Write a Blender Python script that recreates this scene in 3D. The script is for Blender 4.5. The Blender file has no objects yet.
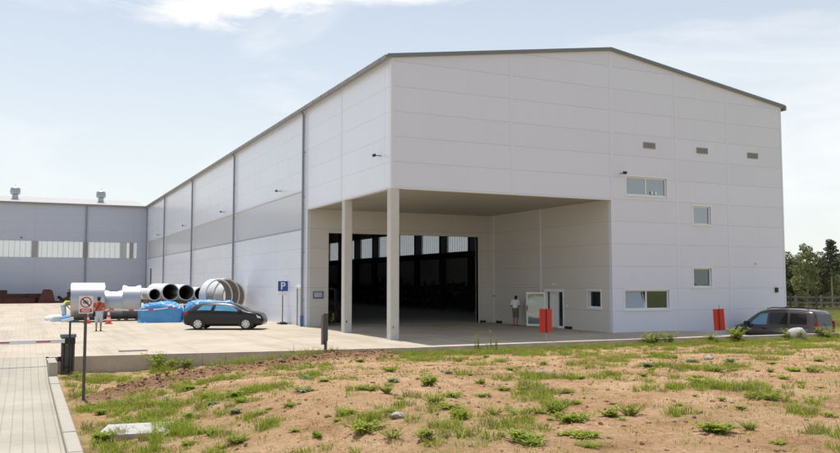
import bpy, bmesh, math, random
import numpy as np
from mathutils import Vector, Matrix, noise as mnoise
R = math.radians
random.seed(7)
SC = bpy.context.scene
COL = SC.collection

# ------------------------------------------------------------------ camera
cam = bpy.data.cameras.new('camera')
cam.sensor_width = 36.0
cam.lens = 823.0 / 840.0 * 36.0
cam.clip_start = 0.1
cam.clip_end = 3000
cam_o = bpy.data.objects.new('camera', cam)
COL.objects.link(cam_o)
cam_o.location = (-14.45, -33.1, 2.5)
cam_o.rotation_euler = (R(90) + math.atan(56 / 823.0), 0, -R(25.6))
SC.camera = cam_o

# ------------------------------------------------------------------ world + sun
SUN_EL, SUN_AZ = R(75.0), R(-9.0)          # azimuth from +Y, clockwise (negative = towards -X)
world = bpy.data.worlds.new('World')
SC.world = world
world.use_nodes = True
nt = world.node_tree
for n in list(nt.nodes):
    nt.nodes.remove(n)
def wn(t, **k):
    n = nt.nodes.new(t)
    for a, v in k.items():
        setattr(n, a, v)
    return n
w_out = wn('ShaderNodeOutputWorld')
w_bg = wn('ShaderNodeBackground')
w_sky = wn('ShaderNodeTexSky', sky_type='NISHITA')
w_sky.sun_disc = False
w_sky.sun_elevation = SUN_EL
w_sky.sun_rotation = SUN_AZ
w_sky.air_density = 1.0
w_sky.dust_density = 1.2
w_sky.ozone_density = 1.0
w_sky.altitude = 150
w_hsv = wn('ShaderNodeHueSaturation')
w_hsv.inputs['Saturation'].default_value = 0.85
w_hsv.inputs['Value'].default_value = 0.62
nt.links.new(w_sky.outputs[0], w_hsv.inputs['Color'])
# thin high cloud veil
w_tc = wn('ShaderNodeTexCoord')
w_map = wn('ShaderNodeMapping')
w_map.inputs['Scale'].default_value = (2.2, 2.2, 9.0)
w_map.inputs['Rotation'].default_value = (0.05, -0.12, 0.4)
w_map.inputs['Location'].default_value = (0.6, 0.2, 1.1)
nt.links.new(w_tc.outputs['Generated'], w_map.inputs['Vector'])
w_noise = wn('ShaderNodeTexNoise')
w_noise.inputs['Scale'].default_value = 1.3
w_noise.inputs['Detail'].default_value = 7
w_noise.inputs['Roughness'].default_value = 0.55
w_noise.inputs['Distortion'].default_value = 0.6
nt.links.new(w_map.outputs[0], w_noise.inputs['Vector'])
w_ramp = wn('ShaderNodeValToRGB')
w_ramp.color_ramp.elements[0].position = 0.47
w_ramp.color_ramp.elements[0].color = (0, 0, 0, 1)
w_ramp.color_ramp.elements[1].position = 0.75
w_ramp.color_ramp.elements[1].color = (1, 1, 1, 1)
nt.links.new(w_noise.outputs['Fac'], w_ramp.inputs['Fac'])
w_mul = wn('ShaderNodeMath', operation='MULTIPLY')
w_mul.inputs[1].default_value = 0.62
nt.links.new(w_ramp.outputs['Color'], w_mul.inputs[0])
# summer haze: the air whitens towards the horizon
w_sep = wn('ShaderNodeSeparateXYZ')
nt.links.new(w_tc.outputs['Generated'], w_sep.inputs[0])
w_inv = wn('ShaderNodeMath', operation='SUBTRACT', use_clamp=True)
w_inv.inputs[0].default_value = 1.0
nt.links.new(w_sep.outputs['Z'], w_inv.inputs[1])
w_pow = wn('ShaderNodeMath', operation='POWER')
w_pow.inputs[1].default_value = 2.6
nt.links.new(w_inv.outputs[0], w_pow.inputs[0])
w_hz = wn('ShaderNodeMath', operation='MULTIPLY_ADD', use_clamp=True)
w_hz.inputs[1].default_value = 0.88
w_hz.inputs[2].default_value = 0.08
nt.links.new(w_pow.outputs[0], w_hz.inputs[0])

w_mix = wn('ShaderNodeMix', data_type='RGBA')
w_mix.inputs[7].default_value = (4.12, 4.28, 4.20, 1)
nt.links.new(w_hz.outputs[0], w_mix.inputs[0])
nt.links.new(w_hsv.outputs[0], w_mix.inputs[6])
w_mix2 = wn('ShaderNodeMix', data_type='RGBA')
w_mix2.inputs[7].default_value = (4.75, 4.75, 4.7, 1)
# one brighter bank of cloud high in the sky
def w_math(op, a, b=None, clamp=False):
    n = wn('ShaderNodeMath', operation=op, use_clamp=clamp)
    for i, v in enumerate((a, b)):
        if v is None: continue
        if isinstance(v, (int, float)): n.inputs[i].default_value = v
        else: nt.links.new(v, n.inputs[i])
    return n.outputs[0]
def w_bank(direction, stretch, size):
    mp = wn('ShaderNodeVectorMath', operation='SUBTRACT')
    mp.inputs[1].default_value = direction
    nt.links.new(w_tc.outputs['Generated'], mp.inputs[0])
    sc = wn('ShaderNodeVectorMath', operation='MULTIPLY')
    sc.inputs[1].default_value = stretch
    nt.links.new(mp.outputs[0], sc.inputs[0])
    ln = wn('ShaderNodeVectorMath', operation='LENGTH')
    nt.links.new(sc.outputs[0], ln.inputs[0])
    m = w_math('SUBTRACT', 1.0, w_math('DIVIDE', ln.outputs['Value'], size), True)
    n = wn('ShaderNodeTexNoise')
    n.inputs['Scale'].default_value = 1.0
    n.inputs['Detail'].default_value = 8
    n.inputs['Roughness'].default_value = 0.6
    n.inputs['Distortion'].default_value = 0.5
    mm = wn('ShaderNodeVectorMath', operation='MULTIPLY')
    mm.inputs[1].default_value = (9, 9, 26)
    nt.links.new(w_tc.outputs['Generated'], mm.inputs[0])
    nt.links.new(mm.outputs[0], n.inputs['Vector'])
    e = w_math('ADD', m, w_math('MULTIPLY', w_math('SUBTRACT', n.outputs['Fac'], 0.5), 1.5))
    return w_math('MULTIPLY', w_math('MULTIPLY', w_math('SUBTRACT', e, 0.30), 4.0, True), w_math('MULTIPLY', m, 2.5, True), True)
w_b1 = w_bank((0.182, 0.924, 0.338), (1.0, 1.0, 3.2), 0.20)
w_b2 = w_bank((0.36, 0.86, 0.365), (1.0, 1.0, 4.0), 0.22)
w_fac = w_math('MAXIMUM', w_mul.outputs[0], w_math('MAXIMUM', w_b1, w_math('MULTIPLY', w_b2, 0.8)), True)
nt.links.new(w_fac, w_mix2.inputs[0])
nt.links.new(w_mix.outputs[2], w_mix2.inputs[6])
nt.links.new(w_mix2.outputs[2], w_bg.inputs['Color'])
w_bg.inputs['Strength'].default_value = 0.15
nt.links.new(w_bg.outputs[0], w_out.inputs['Surface'])

sun = bpy.data.lights.new('sun', 'SUN')
sun.energy = 3.1
sun.angle = R(0.53)
sun.color = (1.0, 0.965, 0.91)
sun_o = bpy.data.objects.new('sun', sun)
COL.objects.link(sun_o)
d_sun = Vector((math.sin(SUN_AZ) * math.cos(SUN_EL), math.cos(SUN_AZ) * math.cos(SUN_EL), math.sin(SUN_EL)))
sun_o.rotation_euler = d_sun.to_track_quat('Z', 'Y').to_euler()
sun_o.location = (0, 0, 60)

vs = SC.view_settings
vs.view_transform = 'Standard'
vs.look = 'None'
vs.gamma = 1
vs.use_curve_mapping = False
vs.exposure = 0.62

# ------------------------------------------------------------------ materials
def new_mat(name):
    m = bpy.data.materials.new(name)
    m.use_nodes = True
    return m, m.node_tree, m.node_tree.nodes['Principled BSDF']

def mat(name, col, rough=0.6, metal=0.0, var=0.12, scale=6.0, bump=0.0, bscale=30.0, spec=None, coat=0.0):
    m, t, b = new_mat(name)
    b.inputs['Roughness'].default_value = rough
    b.inputs['Metallic'].default_value = metal
    if spec is not None:
        b.inputs['Specular IOR Level'].default_value = spec
    if coat:
        b.inputs['Coat Weight'].default_value = coat
        b.inputs['Coat Roughness'].default_value = 0.05
    tc = t.nodes.new('ShaderNodeTexCoord')
    n = t.nodes.new('ShaderNodeTexNoise')
    n.inputs['Scale'].default_value = scale
    n.inputs['Detail'].default_value = 5
    t.links.new(tc.outputs['Object'], n.inputs['Vector'])
    mx = t.nodes.new('ShaderNodeMix')
    mx.data_type = 'RGBA'
    mx.inputs[6].default_value = (*[c * (1 - var) for c in col], 1)
    mx.inputs[7].default_value = (*[min(1, c * (1 + var)) for c in col], 1)
    t.links.new(n.outputs['Fac'], mx.inputs[0])
    t.links.new(mx.outputs[2], b.inputs['Base Color'])
    if bump:
        n2 = t.nodes.new('ShaderNodeTexNoise')
        n2.inputs['Scale'].default_value = bscale
        n2.inputs['Detail'].default_value = 6
        t.links.new(tc.outputs['Object'], n2.inputs['Vector'])
        bp = t.nodes.new('ShaderNodeBump')
        bp.inputs['Strength'].default_value = bump
        bp.inputs['Distance'].default_value = 0.03
        t.links.new(n2.outputs['Fac'], bp.inputs['Height'])
        t.links.new(bp.outputs[0], b.inputs['Normal'])
    return m

def panel_mat(name, col, rough, joint_axis, vper=None, voff=0.0, wav=0.02):
    """sandwich panel cladding: horizontal joints every 1.13 m, optional vertical joints, faint oil-canning"""
    m, t, b = new_mat(name)
    N, L = t.nodes, t.links
    b.inputs['Roughness'].default_value = rough
    tc = N.new('ShaderNodeTexCoord')
    sp = N.new('ShaderNodeSeparateXYZ')
    L.new(tc.outputs['Object'], sp.inputs[0])
    def math_(op, a, bv=None, c=None):
        n = N.new('ShaderNodeMath'); n.operation = op
        for i, v in enumerate((a, bv, c)):
            if v is None: continue
            if isinstance(v, (int, float)): n.inputs[i].default_value = v
            else: L.new(v, n.inputs[i])
        return n.outputs[0]
    def joint(src, per, off, wd):
        a = math_('ADD', src, -off + 200 * per)
        a = math_('MODULO', a, per)
        a = math_('SUBTRACT', a, per / 2)
        a = math_('ABSOLUTE', a)
        a = math_('SUBTRACT', per / 2, a)
        return math_('LESS_THAN', a, wd)
    j = joint(sp.outputs['Z'], 1.13, 1.07, 0.016)
    if vper:
        j2 = joint(sp.outputs[joint_axis], vper, voff, 0.022)
        j = math_('MAXIMUM', j, j2)
    n = N.new('ShaderNodeTexNoise')
    n.inputs['Scale'].default_value = 0.35
    n.inputs['Detail'].default_value = 4
    L.new(tc.outputs['Object'], n.inputs['Vector'])
    # rain streaks: noise squeezed along z
    mp = N.new('ShaderNodeMapping')
    mp.inputs['Scale'].default_value = (5, 5, 0.12)
    L.new(tc.outputs['Object'], mp.inputs[0])
    n3 = N.new('ShaderNodeTexNoise')
    n3.inputs['Scale'].default_value = 1.0
    n3.inputs['Detail'].default_value = 5
    L.new(mp.outputs[0], n3.inputs['Vector'])
    cb = N.new('ShaderNodeCombineXYZ')
    L.new(math_('FLOOR', math_('DIVIDE', math_('ADD', sp.outputs['Z'], -1.07 + 226.0), 1.13)), cb.inputs[0])
    L.new(math_('FLOOR', math_('DIVIDE', math_('ADD', sp.outputs[joint_axis], 600.0), 6.1)), cb.inputs[1])
    wnz = N.new('ShaderNodeTexWhiteNoise')
    L.new(cb.outputs[0], wnz.inputs['Vector'])
    av = math_('ADD', math_('MULTIPLY', n.outputs['Fac'], 0.35), math_('MULTIPLY', n3.outputs['Fac'], 0.35))
    av = math_('ADD', av, math_('MULTIPLY', wnz.outputs['Value'], 0.3))
    mx = N.new('ShaderNodeMix'); mx.data_type = 'RGBA'
    mx.inputs[6].default_value = (*[c * 0.93 for c in col], 1)
    mx.inputs[7].default_value = (*[c * 1.05 for c in col], 1)
    L.new(av, mx.inputs[0])
    mj = N.new('ShaderNodeMix'); mj.data_type = 'RGBA'
    mj.inputs[7].default_value = (*[c * 0.62 for c in col], 1)
    L.new(math_('MULTIPLY', j, 0.5), mj.inputs[0])
    L.new(mx.outputs[2], mj.inputs[6])
    L.new(mj.outputs[2], b.inputs['Base Color'])
    n2 = N.new('ShaderNodeTexNoise')
    n2.inputs['Scale'].default_value = 0.8
    n2.inputs['Detail'].default_value = 2
    L.new(tc.outputs['Object'], n2.inputs['Vector'])
    bp = N.new('ShaderNodeBump')
    bp.inputs['Strength'].default_value = 1.0
    bp.inputs['Distance'].default_value = wav
    L.new(n2.outputs['Fac'], bp.inputs['Height'])
    L.new(bp.outputs[0], b.inputs['Normal'])
    return m

def glazing_mat(name, tint, transp, rib_axis, rib=0.5):
    """ribbed translucent polycarbonate glazing"""
    m, t, b = new_mat(name)
    N, L = t.nodes, t.links
    b.inputs['Base Color'].default_value = (*tint, 1)
    b.inputs['Roughness'].default_value = 0.18
    tc = N.new('ShaderNodeTexCoord')
    sp = N.new('ShaderNodeSeparateXYZ')
    L.new(tc.outputs['Object'], sp.inputs[0])
    def math_(op, a, bv):
        n = N.new('ShaderNodeMath'); n.operation = op
        for i, v in enumerate((a, bv)):
            if isinstance(v, (int, float)): n.inputs[i].default_value = v
            else: L.new(v, n.inputs[i])
        return n.outputs[0]
    a = math_('MODULO', math_('ADD', sp.outputs[rib_axis], 500.0), rib)
    r = math_('LESS_THAN', a, rib * 0.14)
    tr = N.new('ShaderNodeBsdfTransparent')
    tr.inputs[0].default_value = (0.95, 0.97, 1.0, 1)
    ms = N.new('ShaderNodeMixShader')
    fac = math_('SUBTRACT', transp, math_('MULTIPLY', r, transp * 0.45))
    L.new(fac, ms.inputs[0])
    L.new(b.outputs[0], ms.inputs[1])
    L.new(tr.outputs[0], ms.inputs[2])
    out = N['Material Output']
    L.new(ms.outputs[0], out.inputs['Surface'])
    return m

def glass_mat(name, refl=0.35, base=(0.02, 0.025, 0.03)):
    m, t, b = new_mat(name)
    N, L = t.nodes, t.links
    b.inputs['Base Color'].default_value = (*base, 1)
    b.inputs['Roughness'].default_value = 0.03
    g = N.new('ShaderNodeBsdfGlossy')
    g.inputs['Roughness'].default_value = 0.02
    g.inputs['Color'].default_value = (0.86, 0.92, 0.95, 1)
    n = N.new('ShaderNodeTexNoise')
    n.inputs['Scale'].default_value = 1.2
    tc = N.new('ShaderNodeTexCoord')
    L.new(tc.outputs['Object'], n.inputs['Vector'])
    bp = N.new('ShaderNodeBump')
    bp.inputs['Strength'].default_value = 0.2
    bp.inputs['Distance'].default_value = 0.02
    L.new(n.outputs['Fac'], bp.inputs['Height'])
    L.new(bp.outputs[0], g.inputs['Normal'])
    ms = N.new('ShaderNodeMixShader')
    ms.inputs[0].default_value = refl
    L.new(b.outputs[0], ms.inputs[1])
    L.new(g.outputs[0], ms.inputs[2])
    L.new(ms.outputs[0], N['Material Output'].inputs['Surface'])
    return m

def paver_mat(name, c1, c2, mortar, bw, bh, rot=0.0, big=0.35):
    m, t, b = new_mat(name)
    N, L = t.nodes, t.links
    b.inputs['Roughness'].default_value = 0.85
    tc = N.new('ShaderNodeTexCoord')
    mp = N.new('ShaderNodeMapping')
    mp.inputs['Rotation'].default_value = (0, 0, rot)
    L.new(tc.outputs['Object'], mp.inputs[0])
    br = N.new('ShaderNodeTexBrick')
    br.inputs['Scale'].default_value = 1.0
    br.offset = 0.0 if bw == bh else 0.5
    br.inputs['Brick Width'].default_value = bw
    br.inputs['Row Height'].default_value = bh
    br.inputs['Mortar Size'].default_value = 0.012
    br.inputs['Color1'].default_value = (*c1, 1)
    br.inputs['Color2'].default_value = (*c2, 1)
    br.inputs['Mortar'].default_value = (*mortar, 1)
    L.new(mp.outputs[0], br.inputs['Vector'])
    n = N.new('ShaderNodeTexNoise')
    n.inputs['Scale'].default_value = big
    n.inputs['Detail'].default_value = 6
    n.inputs['Roughness'].default_value = 0.65
    L.new(tc.outputs['Object'], n.inputs['Vector'])
    rp = N.new('ShaderNodeValToRGB')
    rp.color_ramp.elements[0].position = 0.3
    rp.color_ramp.elements[0].color = (0.78, 0.77, 0.75, 1)
    rp.color_ramp.elements[1].position = 0.7
    rp.color_ramp.elements[1].color = (1.1, 1.09, 1.07, 1)
    L.new(n.outputs['Fac'], rp.inputs[0])
    m3 = N.new('ShaderNodeMapping'); m3.inputs['Scale'].default_value = (1.3, 0.09, 1); m3.inputs['Rotation'].default_value = (0, 0, 0.5 if bw != bh else 0)
    L.new(tc.outputs['Object'], m3.inputs[0])
    n4 = N.new('ShaderNodeTexNoise'); n4.inputs['Scale'].default_value = 1.0; n4.inputs['Detail'].default_value = 6; n4.inputs['Distortion'].default_value = 0.8
    L.new(m3.outputs[0], n4.inputs['Vector'])
    r4 = N.new('ShaderNodeValToRGB')
    r4.color_ramp.elements[0].position = 0.34; r4.color_ramp.elements[0].color = (0.86, 0.85, 0.84, 1) if bw != bh else (0.95, 0.945, 0.94, 1)
    r4.color_ramp.elements[1].position = 0.5; r4.color_ramp.elements[1].color = (1, 1, 1, 1)
    L.new(n4.outputs['Fac'], r4.inputs[0])
    m4 = N.new('ShaderNodeMix'); m4.data_type = 'RGBA'; m4.blend_type = 'MULTIPLY'; m4.inputs[0].default_value = 1
    L.new(rp.outputs['Color'], m4.inputs[6]); L.new(r4.outputs['Color'], m4.inputs[7])
    mx = N.new('ShaderNodeMix'); mx.data_type = 'RGBA'; mx.blend_type = 'MULTIPLY'
    mx.inputs[0].default_value = 1
    L.new(br.outputs['Color'], mx.inputs[6])
    L.new(m4.outputs[2], mx.inputs[7])
    L.new(mx.outputs[2], b.inputs['Base Color'])
    bp = N.new('ShaderNodeBump')
    bp.inputs['Strength'].default_value = 0.35
    bp.inputs['Distance'].default_value = 0.01
    bp.invert = True
    L.new(br.outputs['Fac'], bp.inputs['Height'])
    L.new(bp.outputs[0], b.inputs['Normal'])
    return m

M = {}
M['front'] = panel_mat('white panel cladding', (0.69, 0.71, 0.81), 0.42, 'X', wav=0.008)  # bluish tone of the shaded front face is put into the paint
M['long'] = panel_mat('white panel cladding lit long side', (0.79, 0.825, 0.91), 0.27, 'Y', vper=5.87, voff=12.45, wav=0.03)  # same cladding as the front, its brighter sky light put into the colour
M['recess'] = panel_mat('shade toned panel cladding in the recess', (0.60, 0.58, 0.55), 0.5, 'X', wav=0.008)  # same white panels, recess shade and warm ground bounce put into the colour
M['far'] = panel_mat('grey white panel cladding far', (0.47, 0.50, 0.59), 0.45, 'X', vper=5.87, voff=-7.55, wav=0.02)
M['trim'] = mat('pale trim', (0.74, 0.75, 0.77), 0.45, var=0.04)
M['front_trim'] = mat('pale joint cover', (0.70, 0.715, 0.80), 0.45, var=0.04)
M['dark_trim'] = mat('dark grey flashing', (0.17, 0.185, 0.215), 0.45, var=0.1)
M['gutter'] = mat('weathered gutter', (0.26, 0.245, 0.23), 0.5, metal=0.3)
M['downpipe'] = mat('grey downpipe', (0.25, 0.265, 0.30), 0.4, metal=0.3)
M['blue_paint'] = mat('blue paint', (0.03, 0.13, 0.38), 0.45)
M['roof'] = mat('grey roof sheet', (0.42, 0.40, 0.385), 0.45, metal=0.2)
M['soffit'] = mat('soffit boards', (0.40, 0.38, 0.34), 0.6, var=0.06)
M['concrete'] = mat('concrete', (0.36, 0.345, 0.31), 0.85, var=0.15, scale=3, bump=0.3)
M['column'] = mat('pale concrete column', (0.56, 0.545, 0.515), 0.8, var=0.12, scale=3, bump=0.2)
M['concrete_wall'] = mat('kerb wall concrete', (0.49, 0.415, 0.34), 0.9, var=0.28, scale=2.5, bump=0.6)
M['kerb'] = mat('kerb stone', (0.38, 0.345, 0.285), 0.85, var=0.15, scale=4, bump=0.3)
M['inner'] = mat('interior wall panels', (0.66, 0.66, 0.67), 0.6, var=0.2, scale=0.5)
M['inner_dark'] = mat('dark steel', (0.04, 0.04, 0.046), 0.6)
M['inner_floor'] = mat('hall floor', (0.48, 0.47, 0.44), 0.6, var=0.12, scale=0.4)
M['white'] = mat('white frame', (0.78, 0.79, 0.80), 0.4, var=0.03)
M['black'] = mat('black plastic', (0.012, 0.012, 0.014), 0.5)
M['glass'] = glass_mat('window glass', 0.26, (0.03, 0.045, 0.06))
M['glass_dark'] = glass_mat('dark window glass', 0.09)
M['glass_green'] = glass_mat('greenish door glass', 0.22, (0.09, 0.16, 0.15))
M['glaz_long'] = glazing_mat('ribbed glazing long', (0.72, 0.74, 0.78), 0.15, 'Y')
M['glaz_in'] = glazing_mat('ribbed glazing right side', (0.42, 0.47, 0.55), 0.58, 'Y')
M['glaz_far'] = glazing_mat('ribbed glazing far', (0.72, 0.70, 0.64), 0.66, 'X', 0.62)
M['vent'] = mat('grey louvre', (0.33, 0.32, 0.31), 0.5)
M['galv'] = mat('galvanised steel', (0.42, 0.43, 0.45), 0.38, metal=0.75, var=0.1, scale=2.5)
M['duct'] = mat('zinc sheet duct', (0.44, 0.45, 0.48), 0.38, metal=0.85, var=0.1, scale=1.5, bump=0.1, bscale=2)
M['pipe_white'] = mat('pale pipe coating', (0.62, 0.61, 0.60), 0.5, var=0.06, scale=2)
M['pipe_in'] = mat('beige pipe lining', (0.25, 0.20, 0.16), 0.7, var=0.12, scale=2)
M['tarp'] = mat('blue tarpaulin', (0.07, 0.28, 0.58), 0.4, var=0.3, scale=2.5, bump=0.9, bscale=9)
M['tarp_white'] = mat('white sheeting', (0.72, 0.72, 0.70), 0.5, bump=0.4, bscale=7)
M['tape_w'] = mat('white tape', (0.75, 0.74, 0.72), 0.5)
M['red'] = mat('red paint', (0.56, 0.025, 0.018), 0.4, var=0.1)
M['red_board'] = mat('red board', (0.50, 0.022, 0.010), 0.55, var=0.16, scale=3)
M['orange'] = mat('orange red plastic', (0.72, 0.09, 0.03), 0.5)
M['rust'] = mat('rusty steel', (0.07, 0.035, 0.028), 0.85, var=0.45, scale=3, bump=0.3)
M['rust_red'] = mat('red primer steel', (0.085, 0.027, 0.022), 0.8, var=0.3, scale=3)
M['pole'] = mat('dark grey post', (0.085, 0.078, 0.072), 0.6, var=0.2)
M['pole_light'] = mat('grey post', (0.20, 0.19, 0.18), 0.6, var=0.2)
M['sign_white'] = mat('sign white', (0.76, 0.75, 0.72), 0.5, var=0.03)
M['sign_blue'] = mat('sign blue', (0.025, 0.075, 0.33), 0.4, var=0.05)
M['sign_blue_pale'] = mat('faded sign blue', (0.11, 0.15, 0.30), 0.5, var=0.05)
M['sign_red'] = mat('sign red', (0.55, 0.03, 0.03), 0.45, var=0.05)
M['sign_grey'] = mat('sign grey', (0.25, 0.24, 0.24), 0.5)
M['car_black'] = mat('black car paint', (0.008, 0.008, 0.010), 0.25, var=0.05, coat=0.25, spec=0.35)
M['van_brown'] = mat('brown car paint', (0.085, 0.066, 0.066), 0.26, metal=0.5, var=0.06, coat=0.7)
M['tyre'] = mat('tyre rubber', (0.02, 0.02, 0.02), 0.8)
M['rim'] = mat('silver wheel', (0.62, 0.62, 0.63), 0.3, metal=0.5)
M['glass_car'] = glass_mat('car glass', 0.05, (0.012, 0.014, 0.018))
M['glass_car'].node_tree.nodes['Principled BSDF'].inputs['Specular IOR Level'].default_value = 0.2
M['glass_car_blue'] = glass_mat('car side glass', 0.15, (0.05, 0.26, 0.40))
M['lamp_red'] = mat('tail lamp', (0.3, 0.012, 0.012), 0.2)
M['lamp_clear'] = mat('head lamp', (0.65, 0.66, 0.68), 0.15)
M['skin'] = mat('skin', (0.42, 0.24, 0.16), 0.6)
M['skin_dark'] = mat('tanned skin', (0.28, 0.15, 0.10), 0.6)
M['hair'] = mat('dark hair', (0.02, 0.015, 0.012), 0.7)
M['shirt_red'] = mat('orange red shirt', (0.44, 0.085, 0.055), 0.8)
M['shirt_white'] = mat('white shirt', (0.80, 0.80, 0.84), 0.8)
M['shorts_pale'] = mat('pale blue shorts', (0.50, 0.54, 0.62), 0.8)
M['shorts_brown'] = mat('grey brown shorts', (0.17, 0.13, 0.115), 0.8)
M['cloth_dark'] = mat('dark cloth', (0.02, 0.02, 0.025), 0.85)
M['vest'] = mat('yellow green vest', (0.46, 0.50, 0.10), 0.8)
M['cloth_blue'] = mat('pale blue cloth', (0.45, 0.52, 0.60), 0.8)
M['bark'] = mat('bark', (0.12, 0.09, 0.07), 0.9, var=0.3, bump=0.4)
M['bark_birch'] = mat('pale bark', (0.38, 0.33, 0.28), 0.9, var=0.35, scale=4)
M['timber'] = mat('timber', (0.25, 0.18, 0.11), 0.8, var=0.2)
M['stone'] = mat('pale stone', (0.34, 0.31, 0.275), 0.9, var=0.2, bump=0.4)
M['slab'] = mat('pale concrete slab', (0.42, 0.40, 0.385), 0.9, var=0.12, bump=0.3)
M['fence'] = mat('dark fence post', (0.045, 0.045, 0.045), 0.6)
M['fence_wood'] = mat('weathered rail', (0.22, 0.19, 0.165), 0.8)
M['yellow'] = mat('yellow paint', (0.55, 0.33, 0.03), 0.5)
M['plaza'] = paver_mat('plaza pavers', (0.50, 0.435, 0.345), (0.47, 0.41, 0.325), (0.35, 0.30, 0.235), 0.40, 0.20)
M['lane'] = paver_mat('lane pavers', (0.41, 0.375, 0.315), (0.39, 0.36, 0.30), (0.31, 0.28, 0.23), 0.20, 0.20, rot=0.0)

def leaf_mat(name, c1, c2, trans=0.25):
    m, t, b = new_mat(name)
    N, L = t.nodes, t.links
    b.inputs['Roughness'].default_value = 0.7
    b.inputs['Specular IOR Level'].default_value = 0.25
    g = N.new('ShaderNodeNewGeometry')
    mx = N.new('ShaderNodeMix'); mx.data_type = 'RGBA'
    mx.inputs[6].default_value = (*c1, 1)
    mx.inputs[7].default_value = (*c2, 1)
    L.new(g.outputs['Random Per Island'], mx.inputs[0])
    L.new(mx.outputs[2], b.inputs['Base Color'])
    tl = N.new('ShaderNodeBsdfTranslucent')
    L.new(mx.outputs[2], tl.inputs['Color'])
    ms = N.new('ShaderNodeMixShader')
    ms.inputs[0].default_value = trans
    L.new(b.outputs[0], ms.inputs[1])
    L.new(tl.outputs[0], ms.inputs[2])
    L.new(ms.outputs[0], N['Material Output'].inputs['Surface'])
    return m
M['leaf'] = leaf_mat('tree leaves', (0.115, 0.135, 0.055), (0.28, 0.285, 0.14), 0.32)
M['leaf_light'] = leaf_mat('light tree leaves', (0.145, 0.17, 0.06), (0.33, 0.34, 0.16), 0.32)
M['needle'] = leaf_mat('pine needles', (0.06, 0.075, 0.045), (0.15, 0.16, 0.10), 0.3)
M['grass'] = leaf_mat('grass blades', (0.18, 0.26, 0.025), (0.42, 0.46, 0.07), 0.5)
M['grass_dry'] = leaf_mat('dry grass blades', (0.30, 0.22, 0.10), (0.44, 0.36, 0.17), 0.3)
M['weed'] = leaf_mat('weed leaves', (0.19, 0.27, 0.035), (0.46, 0.49, 0.09), 0.5)
M['weed_grey'] = leaf_mat('grey green weed leaves', (0.19, 0.24, 0.12), (0.34, 0.38, 0.24), 0.35)

def dirt_mat():
    m, t, b = new_mat('dirt and grass ground')
    N, L = t.nodes, t.links
    b.inputs['Roughness'].default_value = 0.95
    b.inputs['Specular IOR Level'].default_value = 0.15
    tc = N.new('ShaderNodeTexCoord')
    def noi(sc, det, rg=0.6):
        n = N.new('ShaderNodeTexNoise')
        n.inputs['Scale'].default_value = sc
        n.inputs['Detail'].default_value = det
        n.inputs['Roughness'].default_value = rg
        L.new(tc.outputs['Object'], n.inputs['Vector'])
        return n.outputs['Fac']
    def ramp(src, stops):
        r = N.new('ShaderNodeValToRGB')
        e = r.color_ramp.elements
        while len(e) < len(stops): e.new(0.5)
        for k, (p, c) in enumerate(stops):
            e[k].position = p
            e[k].color = (*c, 1) if len(c) == 3 else c
        L.new(src, r.inputs[0])
        return r.outputs['Color']
    def mixc(f, a, c, blend='MIX'):
        n = N.new('ShaderNodeMix'); n.data_type = 'RGBA'; n.blend_type = blend
        if isinstance(f, (int, float)): n.inputs[0].default_value = f
        else: L.new(f, n.inputs[0])
        for i, v in ((6, a), (7, c)):
            if isinstance(v, tuple): n.inputs[i].default_value = (*v, 1)
            else: L.new(v, n.inputs[i])
        return n.outputs[2]
    soil = ramp(noi(0.55, 8, 0.7), [(0.28, (0.25, 0.125, 0.062)), (0.44, (0.52, 0.305, 0.17)), (0.68, (0.70, 0.475, 0.30))])
    fine = ramp(noi(9.0, 8, 0.75), [(0.3, (0.42, 0.40, 0.38)), (0.5, (0.95, 0.94, 0.93)), (0.75, (1.25, 1.23, 1.2))])
    soil = mixc(1.0, soil, fine, 'MULTIPLY')
    soil = mixc(1.0, soil, ramp(noi(28.0, 4, 0.8), [(0.36, (0.5, 0.47, 0.44)), (0.46, (1, 1, 1)), (0.6, (1, 1, 1)), (0.68, (1.4, 1.38, 1.34))]), 'MULTIPLY')
    dry = mixc(ramp(noi(1.6, 7, 0.7), [(0.42, (0, 0, 0)), (0.66, (0.5, 0.5, 0.5))]), soil, (0.44, 0.33, 0.15))
    at = N.new('ShaderNodeAttribute'); at.attribute_name = 'cover'
    sp = N.new('ShaderNodeSeparateColor')
    L.new(at.outputs['Color'], sp.inputs[0])
    # green film of moss and seedlings where the grass grows
    gcol = ramp(noi(3.0, 7, 0.7), [(0.3, (0.12, 0.15, 0.03)), (0.7, (0.27, 0.27, 0.075))])
    gm = N.new('ShaderNodeMath'); gm.operation = 'MULTIPLY'
    L.new(sp.outputs['Red'], gm.inputs[0])
    L.new(ramp(noi(4.0, 8, 0.75), [(0.36, (0, 0, 0)), (0.6, (1, 1, 1))]), gm.inputs[1])
    c = mixc(gm.outputs[0], dry, gcol)
    clod = ramp(noi(6.0, 7, 0.75), [(0.3, (0.13, 0.068, 0.036)), (0.5, (0.27, 0.15, 0.085)), (0.7, (0.38, 0.235, 0.14))])
    c = mixc(sp.outputs['Green'], c, clod)
    mead = ramp(noi(0.25, 8, 0.7), [(0.3, (0.10, 0.13, 0.03)), (0.55, (0.20, 0.20, 0.06)), (0.75, (0.30, 0.26, 0.11))])
    c = mixc(sp.outputs['Blue'], c, mead)
    L.new(c, b.inputs['Base Color'])
    bp = N.new('ShaderNodeBump')
    bp.inputs['Strength'].default_value = 1.0
    bp.inputs['Distance'].default_value = 0.11
    L.new(noi(7.0, 9, 0.75), bp.inputs['Height'])
    L.new(bp.outputs[0], b.inputs['Normal'])
    return m
M['dirt'] = dirt_mat()

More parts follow.
